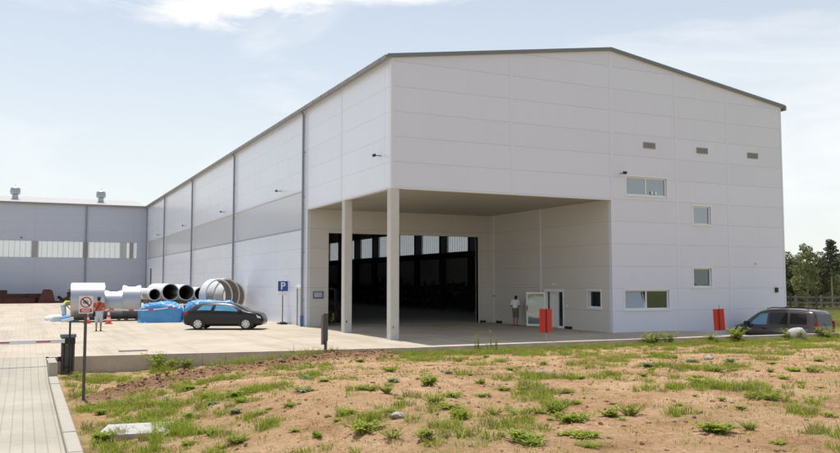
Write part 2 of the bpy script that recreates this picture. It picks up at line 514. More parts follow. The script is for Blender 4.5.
# ------------------------------------------------------------------ mesh helpers
class MB:
    def __init__(s):
        s.v, s.f, s.m = [], [], []
    def add(s, vs_, fs, mi=0):
        o = len(s.v)
        s.v += [tuple(p) for p in vs_]
        for f in fs:
            s.f.append(tuple(i + o for i in f)); s.m.append(mi)
        return s
    def box(s, x0, x1, y0, y1, z0, z1, mi=0, mx=None):
        p = [(x0, y0, z0), (x1, y0, z0), (x1, y1, z0), (x0, y1, z0), (x0, y0, z1), (x1, y0, z1), (x1, y1, z1), (x0, y1, z1)]
        if mx is not None:
            p = [tuple(mx @ Vector(q)) for q in p]
        return s.add(p, [(3, 2, 1, 0), (4, 5, 6, 7), (0, 1, 5, 4), (1, 2, 6, 5), (2, 3, 7, 6), (3, 0, 4, 7)], mi)
    def bar(s, a, b, w, h, mi=0, upv=(0, 0, 1)):
        a, b = Vector(a), Vector(b)
        d = (b - a); ln = d.length; d.normalize()
        u = Vector(upv)
        if abs(d.dot(u)) > 0.98: u = Vector((0, 1, 0))
        r = d.cross(u).normalized(); u = r.cross(d).normalized()
        mx = Matrix(((d.x, r.x, u.x, a.x), (d.y, r.y, u.y, a.y), (d.z, r.z, u.z, a.z), (0, 0, 0, 1)))
        return s.box(0, ln, -w / 2, w / 2, -h / 2, h / 2, mi, mx)
    def tube(s, a, b, r0, r1=None, n=12, caps=True, mi=0):
        r1 = r0 if r1 is None else r1
        a, b = Vector(a), Vector(b)
        d = (b - a).normalized()
        u = Vector((0, 0, 1)) if abs(d.z) < 0.95 else Vector((1, 0, 0))
        p = d.cross(u).normalized(); q = d.cross(p).normalized()
        vs_ = []
        for c, r in ((a, r0), (b, r1)):
            for k in range(n):
                t = 2 * math.pi * k / n
                vs_.append(c + p * (r * math.cos(t)) + q * (r * math.sin(t)))
        fs = [(k, (k + 1) % n, n + (k + 1) % n, n + k) for k in range(n)]
        if caps:
            fs += [tuple(range(n - 1, -1, -1)), tuple(range(n, 2 * n))]
        return s.add(vs_, fs, mi)
    def path(s, pts, r, n=8, mi=0):
        for a, b in zip(pts[:-1], pts[1:]):
            s.tube(a, b, r, r, n, True, mi)
        return s
    def lathe(s, prof, origin=(0, 0, 0), axis='Z', n=24, mi=0, gap=None):
        """prof: list of (radius, height) along axis"""
        o = Vector(origin)
        vs_, fs = [], []
        for (r, h) in prof:
            for k in range(n):
                t = 2 * math.pi * k / n
                c, e = r * math.cos(t), r * math.sin(t)
                if axis == 'Z': p = (c, e, h)
                elif axis == 'X': p = (h, c, e)
                else: p = (e, h, c)
                vs_.append(o + Vector(p))
        for i in range(len(prof) - 1):
            for k in range(n):
                if gap and gap(i, k): continue
                k2 = (k + 1) % n
                fs.append((i * n + k, i * n + k2, (i + 1) * n + k2, (i + 1) * n + k))
        return s.add(vs_, fs, mi)
    def prism(s, poly, a, b, plane='XZ', mi=0):
        """extrude polygon given in a plane between a and b along the third axis"""
        n = len(poly)
        def P(u, v, w):
            return {'XZ': (u, w, v), 'XY': (u, v, w), 'YZ': (w, u, v)}[plane]
        vs_ = [P(u, v, a) for u, v in poly] + [P(u, v, b) for u, v in poly]
        fs = [tuple(range(n)), tuple(range(2 * n - 1, n - 1, -1))]
        fs += [(k, n + k, n + (k + 1) % n, (k + 1) % n) for k in range(n)]
        return s.add(vs_, fs, mi)
    def wall(s, O, U, V, Nn, us, vs_, holes, th, mi=0):
        """flat wall with rectangular openings: front skin, back skin, reveals. N points outwards"""
        O, U, V, Nn = Vector(O), Vector(U), Vector(V), Vector(Nn)
        ul, uh, vl, vh = min(us), max(us), min(vs_), max(vs_)
        us = sorted(set(us) | {u for h in holes for u in h[:2] if ul < u < uh})
        vv = sorted(set(vs_) | {v for h in holes for v in h[2:] if vl < v < vh})
        def solid(i, j):
            if i < 0 or j < 0 or i >= len(us) - 1 or j >= len(vv) - 1: return False
            uc, vc = (us[i] + us[i + 1]) / 2, (vv[j] + vv[j + 1]) / 2
            return not any(h[0] < uc < h[1] and h[2] < vc < h[3] for h in holes)
        def P(u, v, w): return O + U * u + V * v - Nn * w
        for i in range(len(us) - 1):
            for j in range(len(vv) - 1):
                if not solid(i, j): continue
                a, b, c, d = us[i], us[i + 1], vv[j], vv[j + 1]
                s.add([P(a, c, 0), P(b, c, 0), P(b, d, 0), P(a, d, 0)], [(0, 1, 2, 3)], mi)
                s.add([P(a, c, th), P(b, c, th), P(b, d, th), P(a, d, th)], [(3, 2, 1, 0)], mi)
                for di, dj, e in ((-1, 0, ((a, c), (a, d))), (1, 0, ((b, d), (b, c))), (0, -1, ((b, c), (a, c))), (0, 1, ((a, d), (b, d)))):
                    if not solid(i + di, j + dj):
                        (p, q), (p2, q2) = e
                        s.add([P(p, q, 0), P(p2, q2, 0), P(p2, q2, th), P(p, q, th)], [(0, 1, 2, 3)], mi)
        return s
    def build(s, name, m, parent=None, smooth=None, fix=True):
        me = bpy.data.meshes.new(name)
        me.from_pydata(s.v, [], s.f)
        ms = m if isinstance(m, (list, tuple)) else [m]
        for x in ms: me.materials.append(x)
        if len(ms) > 1:
            me.polygons.foreach_set('material_index', s.m)
        if fix:
            bm = bmesh.new(); bm.from_mesh(me)
            bmesh.ops.remove_doubles(bm, verts=bm.verts, dist=1e-5)
            bmesh.ops.recalc_face_normals(bm, faces=bm.faces)
            bm.to_mesh(me); bm.free()
        if smooth is not None:
            me.shade_smooth()
            if smooth < 180:
                me.set_sharp_from_angle(angle=R(smooth))
        me.update()
        o = bpy.data.objects.new(name, me)
        COL.objects.link(o)
        if parent is not None: o.parent = parent
        return o

def tag(o, label=None, cat=None, group=None, kind=None):
    if label: o['label'] = label
    if cat: o['category'] = cat
    if group: o['group'] = group
    if kind: o['kind'] = kind
    return o
def thing(name, label, cat, loc=(0, 0, 0), rz=0.0, group=None):
    o = bpy.data.objects.new(name, None)
    o.empty_display_size = 0.3
    COL.objects.link(o)
    o.location = loc
    o.rotation_euler = (0, 0, rz)
    return tag(o, label, cat, group)
def kids(o):
    return [c for c in bpy.data.objects if c.parent is o]
def copy_tree(o, parent=None):
    c = o.copy(); COL.objects.link(c)
    if parent is not None: c.parent = parent
    for ch in kids(o): copy_tree(ch, c)
    return c
def sst(a, b, x):
    t = max(0.0, min(1.0, (x - a) / (b - a)))
    return t * t * (3 - 2 * t)
def lerp(a, b, t): return a + (b - a) * t

# ------------------------------------------------------------------ ground
EDGE = [(-90, -2.4), (-13.6, -2.4), (-8.7, -3.0), (-1.3, -4.0), (10, -4.05), (22, -4.95), (60, -6.5), (90, -7.5)]
def edge_y(x):
    for (a, ya), (b, yb) in zip(EDGE[:-1], EDGE[1:]):
        if x <= b: return lerp(ya, yb, (x - a) / (b - a))
    return EDGE[-1][1]
KERB_X = -13.74
LANE_LO = -0.40
def lane_z(y): return LANE_LO * (1 - sst(-6.6, -2.6, y))
BERM = [(-12.5, -11.4), (-11.5, -9.9), (-9.6, -8.0), (-7.0, -6.2), (-4.4, -5.0), (-2.6, -4.9)]
def berm_d(x, y):
    best = 9
    for (ax, ay), (bx, by) in zip(BERM[:-1], BERM[1:]):
        dx, dy = bx - ax, by - ay
        t = max(0, min(1, ((x - ax) * dx + (y - ay) * dy) / (dx * dx + dy * dy)))
        best = min(best, math.hypot(x - ax - t * dx, y - ay - t * dy))
    return best
def field_base(x, y):
    d = edge_y(x) - y
    ze = lerp(-0.55, -0.24, sst(-11.5, -3.0, x))
    zin = lerp(-0.36, 0.34, sst(-13.4, -8.5, x))
    z = lerp(ze, zin, sst(0.6, 15, d))
    if x < -12.2 and d > 4: z = lerp(z, -0.36, sst(-12.2, -13.4, x))
    if d > 45: z = lerp(z, -0.2, sst(45, 90, d))
    return z
def terr_z(x, y):
    d = edge_y(x) - y
    if x < KERB_X + 0.12:
        return -1.0
    if d < 0.02 and x < 34 + 0.01:
        if x < 24.0 or y < 9: return -1.3
        return lerp(-1.3, -0.45, sst(9, 12, y)) if x < 27 else -0.45
    if d < 0.02 or (x > 34 and d < 2):
        return -0.40 + 0.25 * mnoise.noise(Vector((x * 0.03, y * 0.03, 0)))
    z = field_base(x, y)
    if d < 50:
        b = berm_d(x, y)
        bf = sst(1.15, 0.1, b) * sst(0, 0.7, d)
        cl = mnoise.fractal(Vector((x * 2.1, y * 2.1, 3.0)), 0.6, 2.1, 5)
        cl2 = mnoise.fractal(Vector((x * 5.5, y * 5.5, 5.0)), 0.5, 2.1, 3)
        z += bf * (0.20 + 0.11 * cl + 0.06 * cl2)
        z += 0.045 * mnoise.fractal(Vector((x * 0.55, y * 0.55, 0.0)), 0.8, 2.0, 5)
        z += 0.030 * mnoise.fractal(Vector((x * 2.6, y * 2.6, 7.0)), 0.6, 2.0, 4)
    return z
def grid_axis(parts):
    out = []
    for a, b, st in parts:
        n = max(1, int(round((b - a) / st)))
        out += [a + (b - a) * k / n for k in range(n)]
    out.append(parts[-1][1])
    return out
def cover_noise(x, y):
    return mnoise.fractal(Vector((x * 0.42 + 5.2, y * 0.42 + 1.7, 1.0)), 0.7, 2.1, 5)
def grass_density(x, y):
    d = edge_y(x) - y
    g = sst(-0.10, 0.55, cover_noise(x, y)) * 0.75
    g = max(g, sst(3.4, 0.6, d) * (0.95 if x > -6.5 else 0.75))        # strip along the kerb wall
    g = max(g, sst(-9.5, -12.6, x) * 0.85 * sst(-0.55, 0.15, mnoise.noise(Vector((x * 0.6, y * 0.6, 4)))))
    band = abs(d - 5.2) < 1.6 and x > 3
    if band: g = max(g, 0.55 * sst(-0.3, 0.3, mnoise.noise(Vector((x * 0.35, y * 0.7, 9)))))
    g *= 1 - 0.9 * sst(1.0, 0.3, berm_d(x, y))
    if d > 1.0: g *= .35 + .85 * sst(-.25, .3, mnoise.fractal(Vector((x * 1.5, y * 1.5, 6.5)), .8, 2.1, 3))
    return g
def build_terrain():
    xs = grid_axis([(-900, -90, 90), (-90, -16, 12), (-16, -13.4, 0.2), (-13.4, 2, 0.16), (2, 26, 0.26), (26, 60, 1.7), (60, 200, 14), (200, 1000, 100)])
    ys = grid_axis([(-700, -90, 80), (-90, -32, 5), (-32, -24, 0.3), (-24, -2.2, 0.15), (-2.2, 60, 2.4), (60, 200, 14), (200, 1200, 120)])
    v, f = [], []
    cov = []
    for y in ys:
        for x in xs:
            v.append((x, y, terr_z(x, y)))
            d = edge_y(x) - y
            if d > 0 and x < 60 and y > -40:
                g = grass_density(x, y)
                bm_ = sst(0.95, 0.35, berm_d(x, y) + 0.25 * mnoise.noise(Vector((x * 1.5, y * 1.5, 2))))
                me_ = sst(26, 32, x)
                cov.append((g, bm_, me_, 1))
            else:
                cov.append((0.3, 0, 1, 1))
    nx = len(xs)
    for j in range(len(ys) - 1):
        for i in range(nx - 1):
            f.append((j * nx + i, j * nx + i + 1, (j + 1) * nx + i + 1, (j + 1) * nx + i))
    me = bpy.data.meshes.new('ground')
    me.from_pydata(v, [], f)
    ca = me.color_attributes.new('cover', 'FLOAT_COLOR', 'POINT')
    ca.data.foreach_set('color', np.array(cov, dtype=np.float32).ravel())
    me.materials.append(M['dirt'])
    me.shade_smooth()
    o = bpy.data.objects.new('ground', me)
    COL.objects.link(o)
    tag(o, 'bare reddish dirt field with patchy grass reaching to the trees', 'ground', kind='structure')
build_terrain()

def build_plaza():
    xs = grid_axis([(-90, -14, 19), (-14, 17, 1.0), (17, 21, 0.4), (21, 34, 2)])
    rows = []
    for x in xs:
        y0 = edge_y(x) + 0.02
        z = -0.785 * sst(16.6, 19.8, x)
        rows.append([(x, y0, z), (x, 0.0, z), (x, 9.0, z), (x, 9.5, z if x > 24.2 else z), (x, 200.0, z)] if x <= 17.01 else
                    [(x, y0, z), (x, 0.0, z), (x, 9.0, z), (x, 9.5, z), (x, 9.6, z)])
    mb = MB()
    for a, b in zip(rows[:-1], rows[1:]):
        for k in range(4):
            if a[0][0] <= 16.9 and b[0][0] > 17.01 and k == 3: continue
            mb.add([a[k], b[k], b[k + 1], a[k + 1]], [(0, 1, 2, 3)])
    o = mb.build('plaza', M['plaza'], smooth=180)
    tag(o, 'wide paved yard of pale beige paving blocks in front of the hall', 'pavement', kind='structure')
    mb = MB()
    ys = grid_axis([(-120, -8, 14), (-8, -2.36, 0.4)])
    for a, b in zip(ys[:-1], ys[1:]):
        mb.add([(-90, a, lane_z(a) - .002), (KERB_X, a, lane_z(a) - .002), (KERB_X, b, lane_z(b) - .002), (-90, b, lane_z(b) - .002)], [(0, 1, 2, 3)])
    o = mb.build('lane', M['lane'], smooth=180)
    tag(o, 'driveway of small square paving blocks', 'road', kind='structure')
build_plaza()

# concrete kerb wall in front of the yard and kerb stones of the driveway
kw = thing('retaining_wall', 'low concrete wall with a flat top, edging the paved yard above the dirt field', 'wall', (0, 0, 0))
mb = MB()
pts = [(-13.66, -2.42)] + [p for p in EDGE[2:-1]]
for (ax, ay), (bx, by) in zip(pts[:-1], pts[1:]):
    n = max(1, int((bx - ax) / 3.0))
    for k in range(n):
        x0, x1 = lerp(ax, bx, k / n), lerp(ax, bx, (k + 1) / n)
        y0, y1 = lerp(ay, by, k / n), lerp(ay, by, (k + 1) / n)
        dz = random.uniform(-.006, .006)
        g = 0.006
        mb.add([(x0 + g, y0 - .28, -1.3), (x1 - g, y1 - .28, -1.3), (x1 - g, y1, -1.3), (x0 + g, y0, -1.3),
                (x0 + g, y0 - .28, 0.014 + dz), (x1 - g, y1 - .28, 0.014 + dz), (x1 - g, y1, 0.014 + dz), (x0 + g, y0, 0.014 + dz)],
               [(3, 2, 1, 0), (4, 5, 6, 7), (0, 1, 5, 4), (1, 2, 6, 5), (2, 3, 7, 6), (3, 0, 4, 7)])
mb.build('coping', M['concrete_wall'], kw)
mb = MB()
for y0, y1 in ((-2.72, -4.4),):
    mb.box(-13.72, -13.46, y1, y0, -1.0, -0.02)
mb.build('return_wall', M['concrete_wall'], kw)

kerbs = []
def kerb_stone(y0, y1, z0, label):
    mb = MB()
    x0, x1 = KERB_X, KERB_X + 0.24
    za, zb = z0
    b = 0.02
    for (ya, yb, zta, ztb) in ((y0, y1, za, zb),):
        prof = lambda zt: [(x0, -0.9), (x1, -0.9), (x1, zt - b), (x1 - b, zt), (x0 + b, zt), (x0, zt - b)]
        p0, p1 = prof(zta), prof(ztb)
        vs_ = [(x, ya, z) for x, z in p0] + [(x, yb, z) for x, z in p1]
        n = 6
        mb.add(vs_, [tuple(range(n)), tuple(range(2 * n - 1, n - 1, -1))] + [(k, n + k, n + (k + 1) % n, (k + 1) % n) for k in range(n)])
    o = mb.build('kerb_stone', M['kerb'])
    tag(o, label, 'kerb stone', 'kerb stones along the driveway')
kerb_stone(-6.3, -4.45, (0.14, 0.10), 'tall kerb block at the barrier end of the driveway kerb')
yy = -6.31
k = 0
while yy > -34:
    kerb_stone(yy - 2.0, yy, (-0.25 + random.uniform(-.008, .008), -0.25 + random.uniform(-.008, .008)), 'low pale kerb stone in the row between the paved driveway and the dirt')
    yy -= 2.012

# drain cover in the yard
mb = MB()
mb.box(-.5, .5, -.22, -.18, 0, .02); mb.box(-.5, .5, .18, .22, 0, .02)
for k in range(21):
    mb.box(-.5 + k * .048, -.48 + k * .048, -.18, .18, 0, .016)
o = mb.build('drain_grate', M['gutter']); o.location = (-10.8, -1.2, 0.003)
tag(o, 'small dark drain grate set in the paved yard near the low wall', 'drain')

# ------------------------------------------------------------------ main hall
W, EAVE, RIDGE, XR = 24.3, 12.5, 14.3, 12.15
L0, L1 = 12.0, 81.0                          # recess depth, end of hall
hall = thing('industrial_hall', 'large white clad industrial hall with a recessed corner entrance on two columns', 'building', (0, 0, 0))
RX = 12.1                                    # recess side wall
SOF = 6.7
win = [(13.07, 15.75, 6.97, 7.92), (17.54, 18.79, 5.59, 6.57), (17.47, 18.75, 2.26, 3.27), (12.88, 15.77, 1.13, 2.12)]
mb = MB()
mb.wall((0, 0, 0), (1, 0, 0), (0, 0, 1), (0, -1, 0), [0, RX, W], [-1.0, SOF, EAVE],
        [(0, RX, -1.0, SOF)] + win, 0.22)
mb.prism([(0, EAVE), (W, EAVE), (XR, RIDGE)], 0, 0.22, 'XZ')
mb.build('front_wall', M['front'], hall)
# long side wall
PZ0, PZ1 = 5.6, 7.82
DP = [12.45, 30.0, 47.7, 65.3, 80.4]
holes = [(DP[i] + 0.15, DP[i + 1] - 0.15, PZ0, PZ1) for i in range(4)]
mb = MB()
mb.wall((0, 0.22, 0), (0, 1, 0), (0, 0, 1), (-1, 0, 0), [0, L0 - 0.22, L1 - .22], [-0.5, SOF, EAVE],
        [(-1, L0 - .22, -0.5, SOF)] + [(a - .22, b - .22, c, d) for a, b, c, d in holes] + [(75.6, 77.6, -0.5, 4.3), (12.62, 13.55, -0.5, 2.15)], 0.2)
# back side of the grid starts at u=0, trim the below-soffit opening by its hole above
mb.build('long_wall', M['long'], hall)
for a, b, c, d in holes:
    gz = MB().box(0.05, 0.09, a, b, c, d).build('glazing_strip', M['glaz_long'], hall)
# flashing over the glazing band
mb = MB()
for a, b, c, d in holes:
    mb.box(-0.03, 0.001, a, b, PZ1 - .02, PZ1 + 0.07)
mb.build('flashing', M['trim'], hall)
mb = MB()
for a, b, c, d in holes:
    mb.box(-0.012, 0.001, a, b, PZ0 - .05, PZ0 + 0.01)
mb.build('sill_trim', M['vent'], hall)
# overhang lower trim
MB().box(-0.02, W * 0 + RX, -0.02, 0.3, SOF - .05, SOF - .001).build('soffit_trim', M['trim'], hall)
MB().box(-0.02, 0.25, 0.301, L0 - 0.1, SOF - .05, SOF - .001).build('soffit_trim', M['trim'], hall)
MB().box(0.21, RX + 0.1, 0.23, L0, SOF + 0.002, SOF + 0.1).build('soffit', M['soffit'], hall)
# recess walls
mb = MB()
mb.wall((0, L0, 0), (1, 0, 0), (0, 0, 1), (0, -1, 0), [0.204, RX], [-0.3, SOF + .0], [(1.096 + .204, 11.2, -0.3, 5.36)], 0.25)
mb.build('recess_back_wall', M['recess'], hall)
mb = MB()
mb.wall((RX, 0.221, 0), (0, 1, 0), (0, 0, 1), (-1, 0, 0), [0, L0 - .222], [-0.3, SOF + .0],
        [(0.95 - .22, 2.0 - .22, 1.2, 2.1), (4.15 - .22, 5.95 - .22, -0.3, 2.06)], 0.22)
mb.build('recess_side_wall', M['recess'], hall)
# gate jambs
mb = MB()
mb.box(1.18, 1.3, L0 - .03, L0 + .3, 0, 5.36); mb.box(11.2, 11.32, L0 - .03, L0 + .3, 0, 5.36); mb.box(1.18, 11.32, L0 - .03, L0 + .3, 5.361, 5.5)
mb.build('gate_frame', M['recess'], hall)
# right wall and rear wall
mb = MB()
rholes = []
colY = [17.3 + 6 * k for k in range(11)]
for k in range(10):
    rholes.append((colY[k] + 0.3, colY[k + 1] - 0.3, 5.55, 7.95))
mb.wall((W, 0.22, 0), (0, 1, 0), (0, 0, 1), (1, 0, 0), [0, L1 - .22], [-1.0, EAVE], [(a - .22, b - .22, c, d) for a, b, c, d in rholes], 0.2)
mb.build('right_wall', [M['long']], hall)
for a, b, c, d in rholes:
    MB().box(W - .12, W - .08, a, b, c, d).build('glazing_strip', M['glaz_in'], hall)
mb = MB()
mb.box(0, W, L1, L1 + .2, -0.5, EAVE); mb.prism([(0, EAVE), (W, EAVE), (XR, RIDGE)], L1, L1 + .2, 'XZ')
mb.build('rear_wall', M['inner'], hall)
# inner lining of the right wall between the columns, below the glazing, office block partition, floor
mb = MB()
mb.box(W - .26, W - .21, 12.3, L1, 0, 5.5); mb.box(W - .26, W - .21, 12.3, L1, 8.0, EAVE)
mb.box(.21, .26, 12.3, L1, 0, 5.5); mb.box(.21, .26, 12.3, L1, 8.0, EAVE)
mb.build('inner_lining', M['inner'], hall)
MB().box(RX + .3, W - .3, L0 + .05, L0 + .25, 0, EAVE).build('partition_wall', M['inner'], hall)
MB().box(.27, W - .27, L0 + .02, L1, -.2, 0.006).build('hall_floor', M['inner_floor'], hall)
for y in colY:
    MB().box(W - .85, W - .3, y - .2, y + .2, 0.007, 12.2).build('inner_column', M['inner_dark'], hall)
    MB().box(.3, .8, y - .28, y + .28, 0.007, 12.2).build('inner_column', M['inner_dark'], hall)
mb = MB()
mb.box(W - 1.2, W - .87, 12.4, L1, 4.85, 5.3); mb.box(W - 1.1, W - .97, 12.4, L1, 5.301, 5.4)
mb.build('crane_rail', M['inner_dark'], hall)
# roof
mb = MB()
for (xa, za, xb, zb) in ((-.22, EAVE - .03, XR, RIDGE), (W + .22, EAVE - .03, XR, RIDGE)):
    t = 0.12
    mb.add([(xa, -.1, za), (xb, -.1, zb), (xb, L1 + .3, zb), (xa, L1 + .3, za), (xa, -.1, za + t), (xb, -.1, zb + t), (xb, L1 + .3, zb + t), (xa, L1 + .3, za + t)],
           [(3, 2, 1, 0), (4, 5, 6, 7), (0, 1, 5, 4), (2, 3, 7, 6), (3, 0, 4, 7)])
mb.build('roof', M['roof'], hall)
mb = MB()
for (xa, za, xb, zb) in ((-.24, EAVE - .02, XR, RIDGE + .01), (W + .24, EAVE - .02, XR, RIDGE + .01)):
    t = 0.15
    mb.add([(xa, -.16, za), (xb, -.16, zb), (xb, -.101, zb), (xa, -.101, za), (xa, -.16, za + t), (xb, -.16, zb + t), (xb, -.101, zb + t), (xa, -.101, za + t)],
           [(3, 2, 1, 0), (4, 5, 6, 7), (0, 1, 5, 4), (1, 2, 6, 5), (2, 3, 7, 6), (3, 0, 4, 7)])
mb.build('verge_trim', M['dark_trim'], hall)
mb = MB()
mb.box(-.34, -.225, -.12, L1, EAVE - .10, EAVE + .08)
for k in range(60):
    y = .6 + k * 1.35
    mb.box(-.352, -.341, y, y + .04, EAVE - .11, EAVE + .085)
mb.build('gutter', M['gutter'], hall)
mb = MB(); mb.box(W + .225, W + .36, -.12, L1, EAVE - .16, EAVE + .1); mb.build('gutter', M['gutter'], hall)
# vertical joint covers
for q in ((6.18, 6.32, -.012, .001, SOF, 13.35), (RX - .02, RX + .14, -.014, .001, -.1, 14.22), (16.37, 16.51, -.012, .001, -.3, 13.6), (20.04, 20.18, -.012, .001, -.6, 13.05),
          (-.014, .12, -.014, .001, SOF, 12.45), (W - .1, W + .014, -.014, .001, -.9, 12.45)):
    MB().box(*q).build('joint_cover', M['front_trim'], hall)
for q in ((-.014, .001, .001, .14, SOF, 12.42), (-.012, .001, 6.3, 6.36, SOF, 12.42), (-.014, .001, 11.86, 12.02, -.1, 12.42)):
    MB().box(*q).build('joint_cover', M['trim'], hall)
for q in ((RX - .03, RX + .001, 6.28, 6.4, 0, SOF), (RX - .03, RX + .001, 11.5, 11.6, 0, SOF)):
    MB().box(*q).build('joint_cover', M['front_trim'], hall)
MB().box(RX - .07, RX + .001, 11.42, 11.68, 1.62, 1.72).build('bracket', M['vent'], hall)
# dark scuppers at the foot of the recess wall
for y in (10.9, 3.7):
    MB().box(RX - .1, RX + .001, y - .28, y + .28, 0.0, .14).build('scupper', M['black'], hall)
MB().box(11.3, 11.7, L0 - .1, L0 - .031, 0.0, .13).build('scupper', M['black'], hall)
MB().box(.9, 1.15, L0 - .12, L0 - .001, 0.0, .12).build('scupper', M['black'], hall)
# columns
for (x0, y0) in ((-.02, 0.0), (-.02, 5.8)):
    mb = MB()
    b = .025
    x1, y1 = x0 + .42, y0 + .42
    mb.prism([(x0 + b, y0), (x1 - b, y0), (x1, y0 + b), (x1, y1 - b), (x1 - b, y1), (x0 + b, y1), (x0, y1 - b), (x0, y0 + b)], -.2, SOF - .055, 'XY')
    c = mb.build('column', M['column'], hall)
    MB().box(x0 + .1, x0 + .16, y0 - .012, y0 + .001, .5, .6).build('column_mark', M['orange'] if y0 < 1 else M['black'], c)
# downpipes
for i, y in enumerate(DP):
    mb = MB()
    mb.tube((-.12, y, .1 if i else .62), (-.12, y, EAVE - .3), .075, n=10)
    mb.tube((-.12, y, EAVE - .3), (-.28, y, EAVE - .08), .075, n=10)
    for z in (1.5, 4.2, 7.4, 10.0):
        mb.box(-.2, .0, y - .03, y + .03, z, z + .05)
    dpo = mb.build('downpipe', M['downpipe'], hall, smooth=40)
    if i == 0:
        MB().tube((-.12, y, 0.0), (-.12, y, .62), .095, n=12).build('pipe_shoe', M['blue_paint'], dpo, smooth=40)
# windows
def window(x0, x1, z0, z1, panes, parent, face='front', frame_w=.07, glass='glass', tilt=None, depth=.10):
    """frame, panes, sill; face 'front' looks to -Y, face 'recess' is the recess side wall looking to -X"""
    def bx(mb, a, b, c, d, e, f):      # u0,u1,w0,w1 (depth from outer face), v0,v1
        if face == 'front': mb.box(a, b, c, d, e, f)
        else: mb.box(RX + c, RX + d, a, b, e, f)
    mb = MB()
    fw = frame_w
    bx(mb, x0, x1, depth, depth + .07, z0, z0 + fw); bx(mb, x0, x1, depth, depth + .07, z1 - fw, z1)
    cuts = [x0] + [lerp(x0, x1, p) for p in panes[:-1]] + [x1]
    bx(mb, x0, x0 + fw, depth, depth + .07, z0 + fw, z1 - fw); bx(mb, x1 - fw, x1, depth, depth + .07, z0 + fw, z1 - fw)
    for c in cuts[1:-1]:
        bx(mb, c - fw / 2, c + fw / 2, depth, depth + .07, z0 + fw, z1 - fw)
    w_ = mb.build('window', M['white'], parent)
    for i in range(len(cuts) - 1):
        a = cuts[i] + (fw if i == 0 else fw / 2); b = cuts[i + 1] - (fw if i == len(cuts) - 2 else fw / 2)
        mb = MB()
        g = glass if isinstance(glass, str) else glass[i]
        if tilt == i:      # bottom-hung sash leaning into the room
            mx = Matrix.Translation((0, depth + .05, z0 + fw)) @ Matrix.Rotation(R(-11), 4, 'X')
            mb.box(a + .005, b - .005, -.012, .012, 0, z1 - z0 - 2 * fw, mx=mx)
            p = mb.build('pane', M[g], w_)
            mb = MB()
            h_ = z1 - z0 - 2 * fw
            for q in ((a + .004, a + .06, -.02, .02, 0, h_), (b - .06, b - .004, -.02, .02, 0, h_), (a + .06, b - .06, -.02, .02, h_ - .05, h_)):
                mb.box(*q, mx=mx)
            mb.build('sash', M['white'], w_)
        else:
            bx(mb, a, b, depth + .02, depth + .05, z0 + fw, z1 - fw)
            mb.build('pane', M[g], w_)
    mb = MB()
    bx(mb, x0 - .12, x1 + .12, -.05, -.001, z0 - .07, z0 - .005)
    bx(mb, x0 + .002, x1 - .002, -.0005, depth - .002, z0 + .001, z0 + .012)
    mb.build('sill', M['white'], w_)
    mb = MB()   # surround
    bx(mb, x0 - .07, x0, -.02, -.001, z0, z1); bx(mb, x1, x1 + .07, -.02, -.001, z0, z1); bx(mb, x0 - .07, x1 + .07, -.02, -.001, z1, z1 + .07)
    mb.build('surround', M['white'], w_)
    return w_
w1 = window(*win[0], (.5, 1), hall)
for dx in (1.75, 1.98):
    MB().lathe([(.0, 0), (.07, .02), (.075, .12), (.05, .17), (0, .18)], (win[0][0] + dx, .078, win[0][2] + .08), n=10).build('ornament', M['white'], w1, smooth=60)
window(*win[1], (1,), hall)
window(*win[2], (1,), hall, glass='glass_dark')
window(*win[3], (.5, 1), hall, glass=['glass', 'glass_dark'], tilt=0)
window(0.95, 2.0, 1.2, 2.1, (1,), hall, face='recess', glass='glass_dark')
# dark panels behind the panes stand in for the unlit rooms
mb = MB()
for a, b, c, d in win:
    mb.box(a - .1, b + .1, .6, .7, c - .2, d + .2)
mb.box(RX + .6, RX + .7, .85, 2.1, 1.1, 2.2)
mb.build('room_backing', M['inner_dark'], hall)
# louvre vents
for (x0, x1, z0, z1) in ((14.22, 15.02, 9.44, 9.76), (17.86, 18.66, 9.42, 9.74), (21.6, 22.4, 9.4, 9.72)):
    mb = MB()
    mb.box(x0, x1, -.03, -.001, z0, z0 + .03); mb.box(x0, x1, -.03, -.001, z1 - .03, z1)
    mb.box(x0, x0 + .03, -.03, -.001, z0 + .03, z1 - .03); mb.box(x1 - .03, x1, -.03, -.001, z0 + .03, z1 - .03)
    v_ = mb.build('vent', M['vent'], hall)
    mb = MB()
    n = 7
    for k in range(n):
        z = z0 + .035 + (z1 - z0 - .07) * k / n
        mb.add([(x0 + .03, -.026, z), (x1 - .03, -.026, z), (x1 - .03, -.004, z + .035), (x0 + .03, -.004, z + .035)], [(0, 1, 2, 3)])
    mb.build('louvre', M['vent'], v_)
# floodlights
def floodlight(p, d, parent):
    p = Vector(p); d = Vector(d)
    mb = MB()
    mb.bar(p, p + d * .28, .05, .05)
    fl = mb.build('floodlight', M['vent'], parent)
    q = p + d * .34
    mb = MB()
    side = Vector((-d.y, d.x, 0))
    a = q - side * .10; b = q + side * .10
    mb.bar(a, b, .09, .13, upv=(d.x * .4, d.y * .4, 1))
    mb.build('lamp_head', M['black'], fl)
floodlight((12.72, 0, 8.03), (0, -1, 0), hall)
for y, z in ((1.17, 8.25), (17.3, 8.25), (33.6, 8.2), (51.5, 8.2), (69, 8.2)):
    floodlight((0, y, z), (-1, 0, 0), hall)
MB().box(23.45, 23.62, -.1, -.001, 1.95, 2.22).build('meter_box', M['black'], hall)
MB().box(21.95, 22.05, -.03, -.001, 3.5, 3.57).build('wall_socket', M['vent'], hall)
